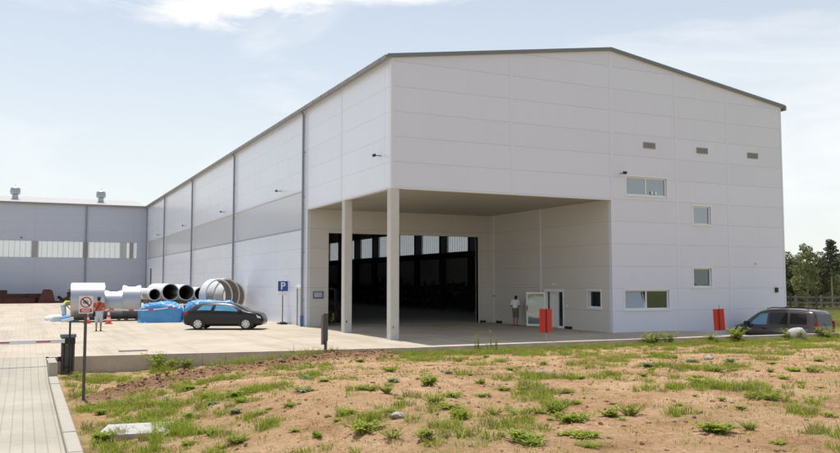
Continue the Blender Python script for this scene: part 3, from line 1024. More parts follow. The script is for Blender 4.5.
# entrance door in the recess side wall
fr = MB()
fr.box(RX - .03, RX + .14, 4.15, 4.23, 0.0, 2.06); fr.box(RX - .03, RX + .14, 5.87, 5.95, 0, 2.06); fr.box(RX - .03, RX + .14, 4.23, 5.87, 1.98, 2.06)
fr.box(RX - .03, RX + .14, 4.66, 4.74, 0, 1.98); fr.box(RX - .05, RX - .031, 4.0, 6.0, 2.061, 2.15)
door = fr.build('entrance_door', M['white'], hall)
MB().box(RX + .04, RX + .07, 4.23, 4.66, .12, 1.98).build('side_pane', M['glass_dark'], door)
MB().box(RX + .04, RX + .08, 4.23, 4.66, 0, .12).build('kick_panel', M['white'], door)
lf = Matrix.Translation((RX - .04, 5.88, 0)) @ Matrix.Rotation(R(38), 4, 'Z')
mb = MB()
LW = 1.12
mb.box(0, .055, 0, .09, .04, 1.96, mx=lf); mb.box(0, .055, LW - .09, LW, .04, 1.96, mx=lf)
mb.box(0, .055, .09, LW - .09, .04, .16, mx=lf); mb.box(0, .055, .09, LW - .09, 1.86, 1.96, mx=lf)
leafo = mb.build('door_leaf', M['white'], door)
MB().box(.015, .04, .09, LW - .09, .16, 1.86, mx=lf).build('leaf_pane', M['glass_green'], leafo)
mb = MB(); mb.box(-.05, -.0005, LW - .07, LW - .04, .9, 1.2, mx=lf); mb.build('handle', M['black'], leafo)
MB().box(RX + .26, RX + .3, 4.3, 5.9, 0, 2.3).build('inner_door', M['white'], door)
MB().box(RX + .23, RX + .259, 4.85, 4.93, 1.0, 1.12).build('inner_handle', M['lamp_red'], door)
MB().box(RX - .08, RX - .001, 4.9, 5.15, 2.36, 2.46).build('door_lamp', M['white'], hall)
MB().box(RX - .05, RX - .001, 3.78, 3.88, 1.18, 1.3).build('door_bell', M['white'], hall)
# white side door and dark gate in the long wall
mb = MB()
mb.box(-.04, .12, 12.76, 12.84, 0, 2.15); mb.box(-.04, .12, 13.77, 13.85, 0, 2.15); mb.box(-.10, .12, 12.7, 13.92, 2.151, 2.27)
sd = mb.build('side_door', M['white'], hall)
MB().box(.03, .08, 12.84, 13.77, 0.01, 2.15).build('door_leaf', M['trim'], sd)
MB().box(.12, .2, 75.82, 77.82, 0, 4.3).build('dark_gate', M['inner_dark'], hall)

# things inside the hall: racks along the far wall and a forklift
def rack(y, h, n):
    t = thing('storage_rack', 'dark storage rack against the inner wall of the hall', 'rack', (W - 2.6, y, 0.006), 0, 'dark racks along the inner hall wall')
    for x in (-.45, .45):
        for yy_ in (-2.2, 0, 2.2):
            MB().box(x - .05, x + .05, yy_ - .05, yy_ + .05, 0, h).build('upright', M['inner_dark'], t)
    for k in range(n):
        z = .15 + k * (h - .3) / n
        MB().box(-.5, .5, -2.25, 2.25, z, z + .08).build('shelf', M['inner_dark'], t)
        mb = MB(); yy_ = -2.0
        while yy_ < 1.8:
            w = random.uniform(.4, .9); hh = random.uniform(.3, .85) * (h / n)
            mb.box(-.4, .38, yy_, yy_ + w, z + .081, z + .081 + hh); yy_ += w + random.uniform(.05, .3)
        mb.build('stored_load', M['inner_dark'], t)
for k, y in enumerate((20, 26, 32, 38, 44, 50, 56, 62, 68)):
    rack(y + 0.2, random.uniform(2.3, 3.1), 3)
def forklift():
    t = thing('forklift', 'small forklift truck parked in the dark hall behind the second column', 'forklift', (3.0, 16.4, 0.006), R(-115))
    mb = MB(); mb.box(-1.0, .7, -.5, .5, .3, .75); mb.prism([(-1.05, .3), (-.55, .3), (-.5, 1.1), (-.95, 1.05)], -.5, .5, 'XZ')
    mb.build('chassis', M['inner_dark'], t)
    mb = MB()
    for x in (-.75, .35):
        for y in (-.42, .42): mb.bar((x, y, .8), (x + .1, y, 2.0), .06, .06)
    mb.box(-.75, .55, -.48, .48, 2.0, 2.06); mb.build('cage', M['black'], t)
    mb = MB(); mb.box(-.45, 0, -.28, .28, .76, .95); mb.box(-.52, -.4, -.28, .28, .95, 1.45); mb.build('seat', M['black'], t)
    mb = MB()
    for y in (-.35, .35): mb.box(.75, .85, y - .05, y + .05, .1, 2.1)
    for z in (.5, 1.2, 2.05): mb.box(.78, .83, -.3, .3, z, z + .08)
    mb.build('mast', M['inner_dark'], t)
    for y in (-.25, .25):
        mb = MB(); mb.box(.86, 1.85, y - .06, y + .06, .12, .17); mb.box(.86, .92, y - .06, y + .06, .17, .6); mb.build('fork', M['yellow'], t)
    for x, r in ((-.65, .24), (.4, .3)):
        for y in (-.5, .5): MB().tube((x, y - .1, r), (x, y + .1, r), r, n=16).build('wheel', M['tyre'], t, smooth=40)
    MB().lathe([(0, 0), (.07, 0), (.07, .1), (0, .13)], (-.3, 0, 2.06), n=10).build('beacon', M['yellow'], t, smooth=40)
forklift()

# ------------------------------------------------------------------ far building
fb = thing('warehouse', 'long grey white warehouse closing the far side of the yard', 'building', (0, 81, 0))
def far_holes():
    out = []
    x = -1.2
    segs = [(-1.65, -1.25), (-7.2, -2.15), (-13.0, -7.85)]
    for k in range(9):
        segs.append((-13.0 - (k + 1) * 5.95, -7.85 - (k + 1) * 5.95 + .02))
    return segs
fh = far_holes()
mb = MB()
mb.wall((-72, 0, 0), (1, 0, 0), (0, 0, 1), (0, -1, 0), [0, 71.98], [-.5, 12.45], [(a + 72, b + 72, 5.68, 7.72) for a, b in fh], .2)
mb.build('wall', M['far'], fb)
mb = MB()
mb.wall((-72, 24, 0), (1, 0, 0), (0, 0, 1), (0, 1, 0), [0, 71.98], [-.5, 12.45], [(2, 71, 5.2, 9.6)], .2)  # open band in the unseen rear wall, added so sky brightens the front glazing
mb.box(-72, -71.8, .2, 23.8, -.5, 12.45)
mb.build('wall', M['far'], fb)
mb = MB()
mb.add([(-72.3, -.3, 12.42), (-.23, -.3, 12.42), (-.23, 12, 14.25), (-72.3, 12, 14.25), (-72.3, -.3, 12.56), (-.23, -.3, 12.56), (-.23, 12, 14.39), (-72.3, 12, 14.39)],
       [(3, 2, 1, 0), (4, 5, 6, 7), (0, 1, 5, 4), (1, 2, 6, 5), (3, 0, 4, 7)])
mb.add([(-72.3, 24.3, 12.42), (-.23, 24.3, 12.42), (-.23, 12, 14.25), (-72.3, 12, 14.25), (-72.3, 24.3, 12.56), (-.23, 24.3, 12.56), (-.23, 12, 14.39), (-72.3, 12, 14.39)],
       [(0, 1, 2, 3), (7, 6, 5, 4), (0, 4, 5, 1), (1, 5, 6, 2), (3, 7, 4, 0)])
rf = mb.build('roof', M['roof'], fb)
MB().box(-72.3, -.4, -.42, -.301, 12.38, 12.58).build('gutter', M['gutter'], fb)
for a, b in fh:
    MB().box(a, b, .08, .12, 5.68, 7.72).build('glazing_strip', M['glaz_far'], fb)
for k in range(11):
    x = -7.52 - 5.95 * k
    MB().box(x - .33, x + .33, -.03, -.001, 5.68, 7.72).build('mullion', M['vent'], fb)
MB().box(-2.15, -1.65, -.03, -.001, 5.68, 7.72).build('mullion', M['vent'], fb)
for k in range(6):
    x = -7.52 - 11.9 * k
    mb = MB(); mb.tube((x, -.12, 0), (x, -.12, 12.3), .09, n=10)
    for z in (2, 5, 8, 11): mb.box(x - .03, x + .03, -.2, 0, z, z + .05)
    mb.build('downpipe', M['downpipe'], fb, smooth=40)
floodlight((-15.0, 0, 8.1), (0, -1, 0), fb)
for k, x in enumerate((-15.9, -5.5)):
    mb = MB()
    mb.lathe([(.0, 0), (.62, .0), (.55, .12), (.42, .35), (.36, .75), (.36, .95)], (x, 4.4, 12.9), n=18)
    rv = mb.build('roof_vent', M['galv'], rf, smooth=50)
    mb = MB()
    mb.lathe([(.36, .95), (.58, 1.05), (.60, 1.75), (.5, 1.86), (.3, 1.9), (.0, 1.92)], (x, 4.4, 12.9), n=18)
    mb.lathe([(.61, 1.35), (.64, 1.36), (.64, 1.44), (.61, 1.45)], (x, 4.4, 12.9), n=18)
    mb.tube((x, 4.4, 14.8), (x, 4.4, 15.3), .02, n=6)
    mb.build('roof_vent', M['galv'], rf, smooth=50)

# ------------------------------------------------------------------ ducts, pipes and tarps
def duct(x, y, dia, ln, rz, label, notch):
    r = dia / 2
    n = 120
    st = [(-ln / 2 + ln * q / 32, r) for q in range(33)]
    t = thing('duct_section', label, 'duct', (x, y, 0), rz)
    def gap(i, k):
        a = (k + .5) / n * 360          # axis X: angle 90 deg = +z
        tt = ((i + .5) / 32 - .5) / .38
        return bool(notch) and abs(tt) < 1 and abs(a - 90) < 31 * math.sqrt(1 - tt * tt)
    mb = MB()
    prof = [(rr, h) for h, rr in st]
    mb.lathe(prof, (0, 0, r + .08), 'X', n, gap=gap)
    mb.lathe([(rr - .03, h) for rr, h in prof], (0, 0, r + .08), 'X', n, gap=gap)
    mb.lathe([(r - .03, -ln / 2), (r, -ln / 2)], (0, 0, r + .08), 'X', n); mb.lathe([(r - .03, ln / 2), (r, ln / 2)], (0, 0, r + .08), 'X', n)
    mb.build('shell', M['duct'], t, smooth=40)
    mb = MB(); 
    for h in (-ln * .3, ln * .3):
        mb.box(h - .1, h + .1, -.7, -.25, 0, .14); mb.box(h - .1, h + .1, .25, .7, 0, .14)
    mb.build('chock', M['timber'], t)
    return t
duct(-10.75, 24.2, 2.42, 2.0, R(-4.0), 'large plain zinc duct section with rounded top, behind the man in orange', False)
duct(-9.1, 25.0, 1.92, 1.14, R(-6), 'smaller zinc duct section with cut-open top, in the middle of three', True)
duct(-7.95, 25.1, 2.26, 1.14, R(-8), 'zinc duct section with cut-open top, next to the blue tarpaulin', True)

def pipe(x, y, z, r, ln, label, th=.05):
    t = thing('pipe', label, 'pipe', (x, y, z), R(1.5), 'pale pipes lying in a row behind the tarpaulins')
    mb = MB(); n = 48
    mb.lathe([(r, 0), (r, ln)], (0, 0, 0), 'Y', n); mb.lathe([(r - th, 0), (r, 0)], (0, 0, 0), 'Y', n); mb.lathe([(r - th, ln), (r, ln)], (0, 0, 0), 'Y', n)
    mb.build('shell', M['pipe_white'], t, smooth=40)
    mb = MB(); mb.lathe([(r - th - .003, .002), (r - th - .003, ln - .002)], (0, 0, 0), 'Y', n)
    mb.lathe([(0, ln - .3), (r - th - .003, ln - .3)], (0, 0, 0), 'Y', n)
    mb.build('lining', M['pipe_in'], t, smooth=40)
pipe(-6.72, 23.4, 1.31 + .40, .40, 6, 'thinnest pale pipe, first in the row beside the cut-open duct')
pipe(-5.78, 23.0, 1.31 + .56, .56, 6.2, 'thick pale pipe with a wide dark mouth, second in the row')
pipe(-4.78, 22.9, 1.31 + .53, .53, 6.2, 'thick pale pipe above the gap between the two tarpaulins')
pipe(-3.85, 22.9, 1.31 + .44, .44, 6.2, 'pale pipe last in the row, beside the wide rings')
for y, lb in ((24.2, 'timber trestle under the mouths of the pale pipes'), (28.0, 'timber trestle under the far ends of the pale pipes')):
    t = thing('trestle', lb, 'trestle', (-5.2, y, 0))
    MB().box(-2.1, 1.9, -.12, .12, 1.08, 1.30).build('beam', M['timber'], t)
    for x in (-1.9, -.6, .6, 1.7):
        MB().box(x - .1, x + .1, -.1, .1, 0, 1.079).build('leg', M['timber'], t)

def ring(x, y, z, r, ln, rz, label, mi):
    t = thing('duct_ring', label, 'ring', (x, y, z), rz, 'wide duct rings standing by the long wall')
    n = 64; th = .1
    mb = MB(); mb.lathe([(r, 0), (r, ln)], (0, 0, r), 'Y', n); mb.lathe([(r - th, 0), (r, 0)], (0, 0, r), 'Y', n); mb.lathe([(r - th, ln), (r, ln)], (0, 0, r), 'Y', n)
    mb.build('shell', M['pipe_white'], t, smooth=40)
    mb = MB(); mb.lathe([(r - th - .003, .004), (r - th - .003, ln - .004)], (0, 0, r), 'Y', n)
    mb.build('lining', M['pipe_in'], t, smooth=40)
ring(-2.8, 22.1, .42, 1.16, .62, R(27), 'wide pale duct ring, nearest of the ring group above the black car', 0)
ring(-1.88, 23.9, .50, 1.14, .9, R(27), 'wide pale duct ring in the middle of the ring group', 0)
ring(-1.06, 25.4, .50, 1.03, .8, R(27), 'wide pale duct ring closest to the long wall', 0)
for x, y, s, lb in ((-3.03, 22.55, .41, 'timber pallet carrying the nearest wide ring'), (-2.08, 24.3, .49, 'timber pallet under the middle wide ring'), (-1.24, 25.75, .49, 'timber pallet under the wide ring closest to the wall')):
    t = thing('pallet', lb, 'pallet', (x, y, 0), R(27))
    mb = MB()
    for k in range(7): mb.box(-.55 + k * .16, -.43 + k * .16, -.5, .5, s - .03, s)
    mb.build('deck', M['timber'], t)
    mb = MB()
    for k in (-.45, 0, .45): mb.box(-.55, .55, k - .06, k + .06, 0, s - .031)
    mb.build('bearer', M['timber'], t)

def tarp(x, y, sx, sy, h, rz, label, seed, m='tarp', name='tarpaulin', cat='tarpaulin'):
    n, q = 96, 40
    v, f = [], []
    for j in range(q + 1):
        ph = j / q * math.pi / 2
        for k in range(n):
            t = 2 * math.pi * k / n
            e = 0.42
            c, s_ = math.cos(t), math.sin(t)
            cx = math.copysign(abs(c) ** e, c); cy = math.copysign(abs(s_) ** e, s_)
            rr = math.cos(ph) ** 0.42 if j < q else 0
            zz = math.sin(ph) ** 0.55
            px, py, pz = cx * rr * sx / 2, cy * rr * sy / 2, zz * h
            fold = mnoise.fractal(Vector((px * 1.1 + seed, py * 1.1, pz * 1.1)), .7, 2.1, 4)
            fold2 = mnoise.ridged_multi_fractal(Vector((px * 2.4 + seed, py * 2.4, pz * 1.1)), .7, 2.2, 4, .9, 2) - .9
            k_ = 1 + .08 * fold + .022 * fold2
            px *= k_; py *= k_
            pz = pz * (1 + .10 * fold + .03 * fold2) * (1 - .13 * (px / sx) ** 2 * 4 * .6)
            flare = 1 + .07 * max(0, 1 - pz / (h * .18)) * (1 + fold)
            v.append((px * flare, py * flare, max(0.004, pz) if j else 0.0))
    for j in range(q):
        for k in range(n):
            k2 = (k + 1) % n
            f.append((j * n + k, j * n + k2, (j + 1) * n + k2, (j + 1) * n + k))
    mb = MB(); mb.add(v, f)
    o = mb.build(name, M[m], smooth=180)
    o.location = (x, y, 0.002); o.rotation_euler = (0, 0, rz)
    return tag(o, label, cat)
tarp(-6.6, 21.4, 2.75, 1.8, 1.26, R(-6), 'bulging blue tarpaulin over a load, between duct and car', 3.1)
tarp(-3.55, 20.7, 3.6, 1.7, 1.36, R(-10), 'blue tarpaulin over a load behind the black car', 8.7)
tarp(-11.75, 24.3, 1.0, .9, .42, R(10), 'small crumpled blue tarpaulin at the foot of the large duct', 5.5)
tarp(-12.55, 25.2, 1.3, .9, .40, R(30), 'low white plastic sheet on the paving by the large duct', 12.5, m='tarp_white', name='plastic_sheet', cat='sheet')
tarp(-1.95, 21.6, .8, .6, .85, R(10), 'lump of white sheeting by the long wall in front of the rings', 14.5, m='tarp_white', name='plastic_sheet', cat='sheet')
for x, y, s in ((.75 - 1.4, 18.6, .3), (-.35, 17.4, .22), (-.42, 16.6, .16)):
    pass
o = tarp(-.40, 15.3, .8, .35, .14, R(85), 'flat dark rubbish bag on the paving at the foot of the parking sign', 21.5, m='black', name='rubbish_bag', cat='bag')

# traffic cones and tape
def cone_proto():
    t = thing('traffic_cone', 'x', 'cone', (0, 0, 0))
    mb = MB(); mb.box(-.2, .2, -.2, .2, 0, .045); mb.build('base', M['orange'], t)
    prof = [(.15, .046), (.125, .2), (.10, .35), (.075, .5), (.05, .65), (.03, .75), (.0, .755)]
    for k in range(len(prof) - 1):
        mb = MB(); mb.lathe([prof[k], prof[k + 1]], n=20)
        mb.build('band', M['tape_w'] if k in (1, 3) else M['orange'], t, smooth=60)
    return t
c0 = cone_proto()
c0.location = (-9.8, 20.3, 0.0); c0.scale = (1.1, 1.1, 1.1)
c0['label'] = 'traffic cone before the smaller duct, right of the man in orange'
c1 = copy_tree(c0); c1.location = (-10.95, 21.3, 0.0); c1['label'] = 'red and white traffic cone beside the sign pole, in front of the large duct'
c0['group'] = c1['group'] = 'traffic cones in front of the ducts'
def tape(a, b, sag, label):
    t = thing('barrier_tape', label, 'tape', (0, 0, 0))
    n = 16
    P = []
    for k in range(n + 1):
        u = k / n
        p = Vector(a).lerp(Vector(b), u); p.z -= sag * 4 * u * (1 - u)
        P.append(p)
    mw, mr = MB(), MB()
    for k in range(n):
        tg = (mr if k % 4 < 1 else mw)
        p, q = P[k], P[k + 1]
        h = .035
        tg.add([p + Vector((0, 0, -h)), q + Vector((0, 0, -h)), q + Vector((0, .004, h)), p + Vector((0, .004, h)),
                p + Vector((0, .006, -h)), q + Vector((0, .006, -h)), q + Vector((0, .01, h)), p + Vector((0, .01, h))],
               [(0, 1, 2, 3), (7, 6, 5, 4), (0, 4, 5, 1), (3, 2, 6, 7), (0, 3, 7, 4), (1, 5, 6, 2)])
    mw.build('white_band', M['tape_w'], t); mr.build('red_band', M['red'], t)
tape((-9.8, 20.3, .92), (-5.2, 20.15, 1.15), .22, 'red and white barrier tape strung past the blue tarpaulin')
tape((-10.95, 21.3, .9), (-9.8, 20.32, .9), .15, 'short barrier tape between the two traffic cones')

# ------------------------------------------------------------------ rusty steel at the far wall
def beams():
    k = 0
    for (x, y, z, ln, h, rz) in ((-24, 76.5, 0.0, 13, .62, 2), (-23.5, 77.3, 0.0, 13, .7, 1), (-24.5, 76.7, .63, 12, .5, 2.5), (-22.2, 77.2, .71, 11, .45, 0), (-25, 76.9, 1.14, 9, .45, 1), (-25.0, 77.0, 1.60, 5, .3, 1)):
        t = MB()
        t.box(-ln / 2, ln / 2, -.18, .18, 0, .06); t.box(-ln / 2, ln / 2, -.18, .18, h - .06, h); t.box(-ln / 2, ln / 2, -.03, .03, .06, h - .06)
        for q in range(9):
            xx = -ln / 2 + .4 + q * (ln - .8) / 8
            t.box(xx - .02, xx + .02, -.17, .17, .06, h - .06)
        o = t.build('steel_beam', M['rust'] if k % 3 else M['rust_red'])
        o.location = (x + 4.2, y, z + .003); o.rotation_euler = (0, 0, R(rz))
        tag(o, 'long rusty steel beam in the stack lying before the far warehouse', 'beam', 'rusty steel beams before the far warehouse')
        k += 1
beams()
mb = MB(); mb.prism([(-1.0, 0), (1.0, 0), (.62, 1.55), (-.45, 1.55)], -.7, .7, 'XZ'); mb.prism([(-.45, 1.551), (.5, 1.551), (.4, 1.66), (-.35, 1.66)], -.5, .5, 'XZ')
o = mb.build('steel_hopper', M['rust_red']); o.location = (-12.0, 77.3, .003)
tag(o, 'rusty red tapered steel hopper standing before the far warehouse', 'hopper')
def scrap(x, y, s, seed, label):
    rnd = random.Random(seed)
    mb = MB()
    for k in range(9):
        a = Vector((rnd.uniform(-s, s), rnd.uniform(-.6, .6), rnd.uniform(.05, .5)))
        b = a + Vector((rnd.uniform(-1, 1) * s * .7, rnd.uniform(-.4, .4), rnd.uniform(-.3, .6)))
        b.z = max(.05, min(1.2, b.z))
        mb.bar(a, b, rnd.uniform(.1, .35), rnd.uniform(.06, .3))
    mb.box(-s * .9, s * .9, -.5, .5, 0, .25)
    o = mb.build('scrap_heap', M['rust']); o.location = (x, y, .003)
    tag(o, label, 'scrap')
scrap(-14.2, 77.4, .7, 1, 'small heap of dark scrap steel left of the red hopper')
scrap(-10.2, 77.4, 1.1, 2, 'heap of dark scrap steel right of the red hopper')

# ------------------------------------------------------------------ cars
def catmull(P, x):
    if x <= P[0][0]: return list(P[0][1:])
    if x >= P[-1][0]: return list(P[-1][1:])
    for i in range(len(P) - 1):
        if x <= P[i + 1][0]: break
    p1, p2 = P[i], P[i + 1]
    p0 = P[i - 1] if i > 0 else p1
    p3 = P[i + 2] if i + 2 < len(P) else p2
    h = p2[0] - p1[0]; t = (x - p1[0]) / h
    out = []
    for k in range(1, len(p1)):
        d1 = (p2[k] - p1[k]) / h
        m1 = 0.0 if p0 is p1 else ((p2[k] - p0[k]) / (p2[0] - p0[0]))
        m2 = 0.0 if p3 is p2 else ((p3[k] - p1[k]) / (p3[0] - p1[0]))
        if d1 == 0: m1 = m2 = 0
        else:
            m1 = max(0, min(m1 / d1, 2.2)) * d1; m2 = max(0, min(m2 / d1, 2.2)) * d1
        t2, t3 = t * t, t * t * t
        out.append((2 * t3 - 3 * t2 + 1) * p1[k] + (t3 - 2 * t2 + t) * h * m1 + (-2 * t3 + 3 * t2) * p2[k] + (t3 - t2) * h * m2)
    return out
class CarShell:
    """station: x, z_bottom, z_belt, half width, z_roof, half width at roof"""
    def __init__(s, st): s.st = st
    def half(s, x):
        zb, zl, w, zr, wr = catmull(s.st, x)
        zm = lerp(zb, zl, .55)
        g = max(0.02, zr - zl)
        return [(0, zb), (w * .82, zb), (w * .965, zb + .10 * (zl - zb) + .03), (w, zm), (w * .985, lerp(zm, zl, .8)), (w * .955, zl),
                (lerp(w * .955, wr, .5), zl + g * .5), (wr * 1.0, zl + g * .88), (wr * .84, zl + g * .985), (wr * .45, zr + .012), (0, zr + .016)]
    def body(s, x0, x1, n):
        mb = MB()
        rows = []
        for i in range(n + 1):
            x = lerp(x0, x1, i / n)
            h = s.half(x)
            ring_ = [(x, y, z) for y, z in h] + [(x, -y, z) for y, z in reversed(h[1:-1])]
            rows.append(ring_)
        m = len(rows[0])
        for a, b in zip(rows[:-1], rows[1:]):
            for k in range(m):
                k2 = (k + 1) % m
                mb.add([a[k], b[k], b[k2], a[k2]], [(0, 1, 2, 3)])
        mb.add(rows[0], [tuple(range(m))]); mb.add(rows[-1], [tuple(range(m - 1, -1, -1))])
        return mb
    def side_pt(s, x, t, sgn, off):
        """t 0..1 from belt to roof edge"""
        h = s.half(x)
        P = h[5:8]
        u = t * 2
        a, b, f = (P[0], P[1], u) if u < 1 else (P[1], P[2], u - 1)
        y, z = lerp(a[0], b[0], f), lerp(a[1], b[1], f)
        dy, dz = b[0] - a[0], b[1] - a[1]
        l = math.hypot(dy, dz) or 1
        ny, nz = dz / l, -dy / l
        if ny < 0: ny, nz = -ny, -nz
        return (x, sgn * (y + ny * off), z + nz * off)
    def side_patch(s, lo0, lo1, hi0, hi1, t0, t1, sgn, off, nu=14, nv=6):
        mb = MB(); G = []; H = []
        for j in range(nv + 1):
            v = j / nv; t = lerp(t0, t1, v)
            a, b = lerp(lo0, hi0, v), lerp(lo1, hi1, v)
            G.append([s.side_pt(lerp(a, b, i / nu), t, sgn, off) for i in range(nu + 1)])
        for j in range(nv):
            for i in range(nu):
                mb.add([G[j][i], G[j][i + 1], G[j + 1][i + 1], G[j + 1][i]], [(0, 1, 2, 3)])
        return mb
    def top_patch(s, x0, x1, fy, off, nu=10, nv=10):
        """windscreen style patch across the top between stations"""
        mb = MB(); G = []
        for i in range(nu + 1):
            x = lerp(x0, x1, i / nu); h = s.half(x); row = []
            zr, ye, ze = h[10][1], h[7][0], h[7][1]
            e = .01
            ha = s.half(x + e)[10][1]; dzdx = (ha - zr) / e
            nl = math.hypot(1, dzdx); nx_, nz_ = -dzdx / nl, 1 / nl
            for k in range(-nv, nv + 1):
                u = abs(k) / nv
                y = ye * fy * u
                # follow the section polyline
                q = [(h[10][0], h[10][1]), (h[9][0], h[9][1]), (h[8][0], h[8][1]), (h[7][0], h[7][1]), (h[6][0], h[6][1])]
                z = q[-1][1]
                for (ya, za), (yb, zb) in zip(q[:-1], q[1:]):
                    if y <= yb: z = lerp(za, zb, (y - ya) / (yb - ya + 1e-9)); break
                row.append((x + nx_ * off, y * (1 if k > 0 else -1), z + nz_ * off))
            G.append(row)
        for i in range(nu):
            for k in range(2 * nv):
                mb.add([G[i][k], G[i + 1][k], G[i + 1][k + 1], G[i][k + 1]], [(0, 1, 2, 3)])
        return mb
def add_wheel(t, x, y, r, sgn, spokes=7):
    w = .2
    mb = MB()
    mb.lathe([(r * .62, -w / 2), (r * .93, -w / 2), (r, -w / 2 + .03), (r, w / 2 - .03), (r * .93, w / 2), (r * .62, w / 2)], (x, y, r), 'Y', 32)
    wh = mb.build('wheel', M['tyre'], t, smooth=40)
    yo = y + sgn * (w / 2 - .015)
    mb = MB()
    mb.lathe([(r * .62, 0), (r * .66, sgn * .02), (r * .58, sgn * .022), (r * .55, sgn * -.01)], (x, yo, r), 'Y', 32)
    mb.lathe([(0, sgn * .022), (r * .16, sgn * .02), (r * .17, -sgn * .01)], (x, yo, r), 'Y', 16)
    for k in range(spokes):
        a = 2 * math.pi * k / spokes
        mb.bar((x + math.cos(a) * r * .12, yo + sgn * .005, r + math.sin(a) * r * .12), (x + math.cos(a) * r * .6, yo + sgn * .005, r + math.sin(a) * r * .6), .075, .02, upv=(0, 1, 0))
    mb.build('rim', M['rim'], wh, smooth=40)
    mb = MB(); mb.lathe([(0, 0), (r * .6, 0)], (x, yo - sgn * .03, r), 'Y', 24); mb.build('brake_disc', M['vent'], wh)
def arch(t, x, y, r, sgn):
    mb = MB()
    n = 28; pts_ = []
    for k in range(n + 1):
        a = math.pi * k / n
        pts_.append((x + math.cos(a) * r, .34 + math.sin(a) * (r - .0)))
    pts_ = [(x + r, .18)] + pts_ + [(x - r, .18)]
    m_ = len(pts_)
    mb.add([(px, y - sgn * .10, pz) for px, pz in pts_] + [(px, y, pz) for px, pz in pts_],
           [tuple(range(m_, 2 * m_))] + [(k, k + 1, m_ + k + 1, m_ + k) for k in range(m_ - 1)])
    mb.build('wheel_arch', M['black'], t)

def hatchback():
    t = thing('parked_car', 'black three-door hatchback parked side-on in the paved yard', 'car', (-4.62, 11.67, 0.004), R(-25.6))
    st = [(-2.12, .40, .62, .66, .70, .56), (-2.08, .32, .72, .74, .80, .62), (-1.98, .26, .90, .82, .98, .60), (-1.80, .23, .965, .86, 1.12, .575),
          (-1.45, .21, .965, .875, 1.30, .565), (-1.0, .20, .955, .88, 1.40, .57), (-.4, .19, .945, .88, 1.425, .575), (.2, .19, .935, .88, 1.405, .57),
          (.65, .19, .925, .88, 1.32, .565), (1.05, .20, .915, .875, 1.14, .60), (1.32, .20, .90, .87, 1.005, .66), (1.6, .21, .86, .86, .955, .68),
          (1.9, .22, .78, .83, .87, .66), (2.05, .25, .66, .77, .76, .60), (2.13, .34, .56, .66, .62, .5)]
    sh = CarShell(st)
    sh.body(-2.12, 2.13, 64).build('body', M['car_black'], t, smooth=50)
    for sg in (-1, 1):
        sh.side_patch(-.42, .92, -.36, .46, .12, .80, sg, .006).build('side_window', M['glass_car_blue'], t, smooth=180)
        sh.side_patch(-1.36, -.62, -1.10, -.54, .16, .76, sg, .006).build('rear_side_window', M['glass_car_blue'], t, smooth=180)
        mb = MB(); mb.box(-1.0, .95, sg * .875 - .012, sg * .875 + .012, .46, .52); mb.build('rub_strip', M['black'], t)
        mb = MB(); mb.box(-.38, -.14, sg * .874 - .015, sg * .874 + .015, .80, .84); mb.build('door_handle', M['car_black'], t)
        mb = MB(); mb.box(.86, 1.04, sg * .98 - .08, sg * .98 + .08, .93, 1.06); mb.build('mirror', M['car_black'], t)
        for x in (-1.27, 1.27):
            arch(t, x, sg * .889, .385, sg)
            add_wheel(t, x, sg * .80, .315, sg, 7)
        mb = MB(); mb.prism([(-2.09, .76), (-1.83, .78), (-1.76, .94), (-1.98, .93)], sg * .60, sg * .845, 'XZ'); mb.build('tail_light', M['lamp_red'], t)
        mb = MB(); mb.prism([(1.78, .66), (2.05, .60), (2.03, .68), (1.80, .80)], sg * .5, sg * .83, 'XZ'); mb.build('headlight', M['lamp_clear'], t)
        sh.side_patch(-.52, -.49, -.46, -.43, .0, .9, sg, .004, 2, 4).build('pillar', M['black'], t)
    sh.top_patch(.62, 1.12, .92, .006).build('windscreen', M['glass_car'], t, smooth=180)
    sh.top_patch(-1.86, -1.32, .9, .006).build('rear_window', M['glass_car'], t, smooth=180)
    MB().box(-2.14, -2.119, -.26, .26, .66, .77).build('number_plate', M['sign_white'], t)
    MB().tube((-1.25, 0, 1.37), (-1.42, 0, 1.55), .01, .004, 6).build('antenna', M['black'], t)
hatchback()

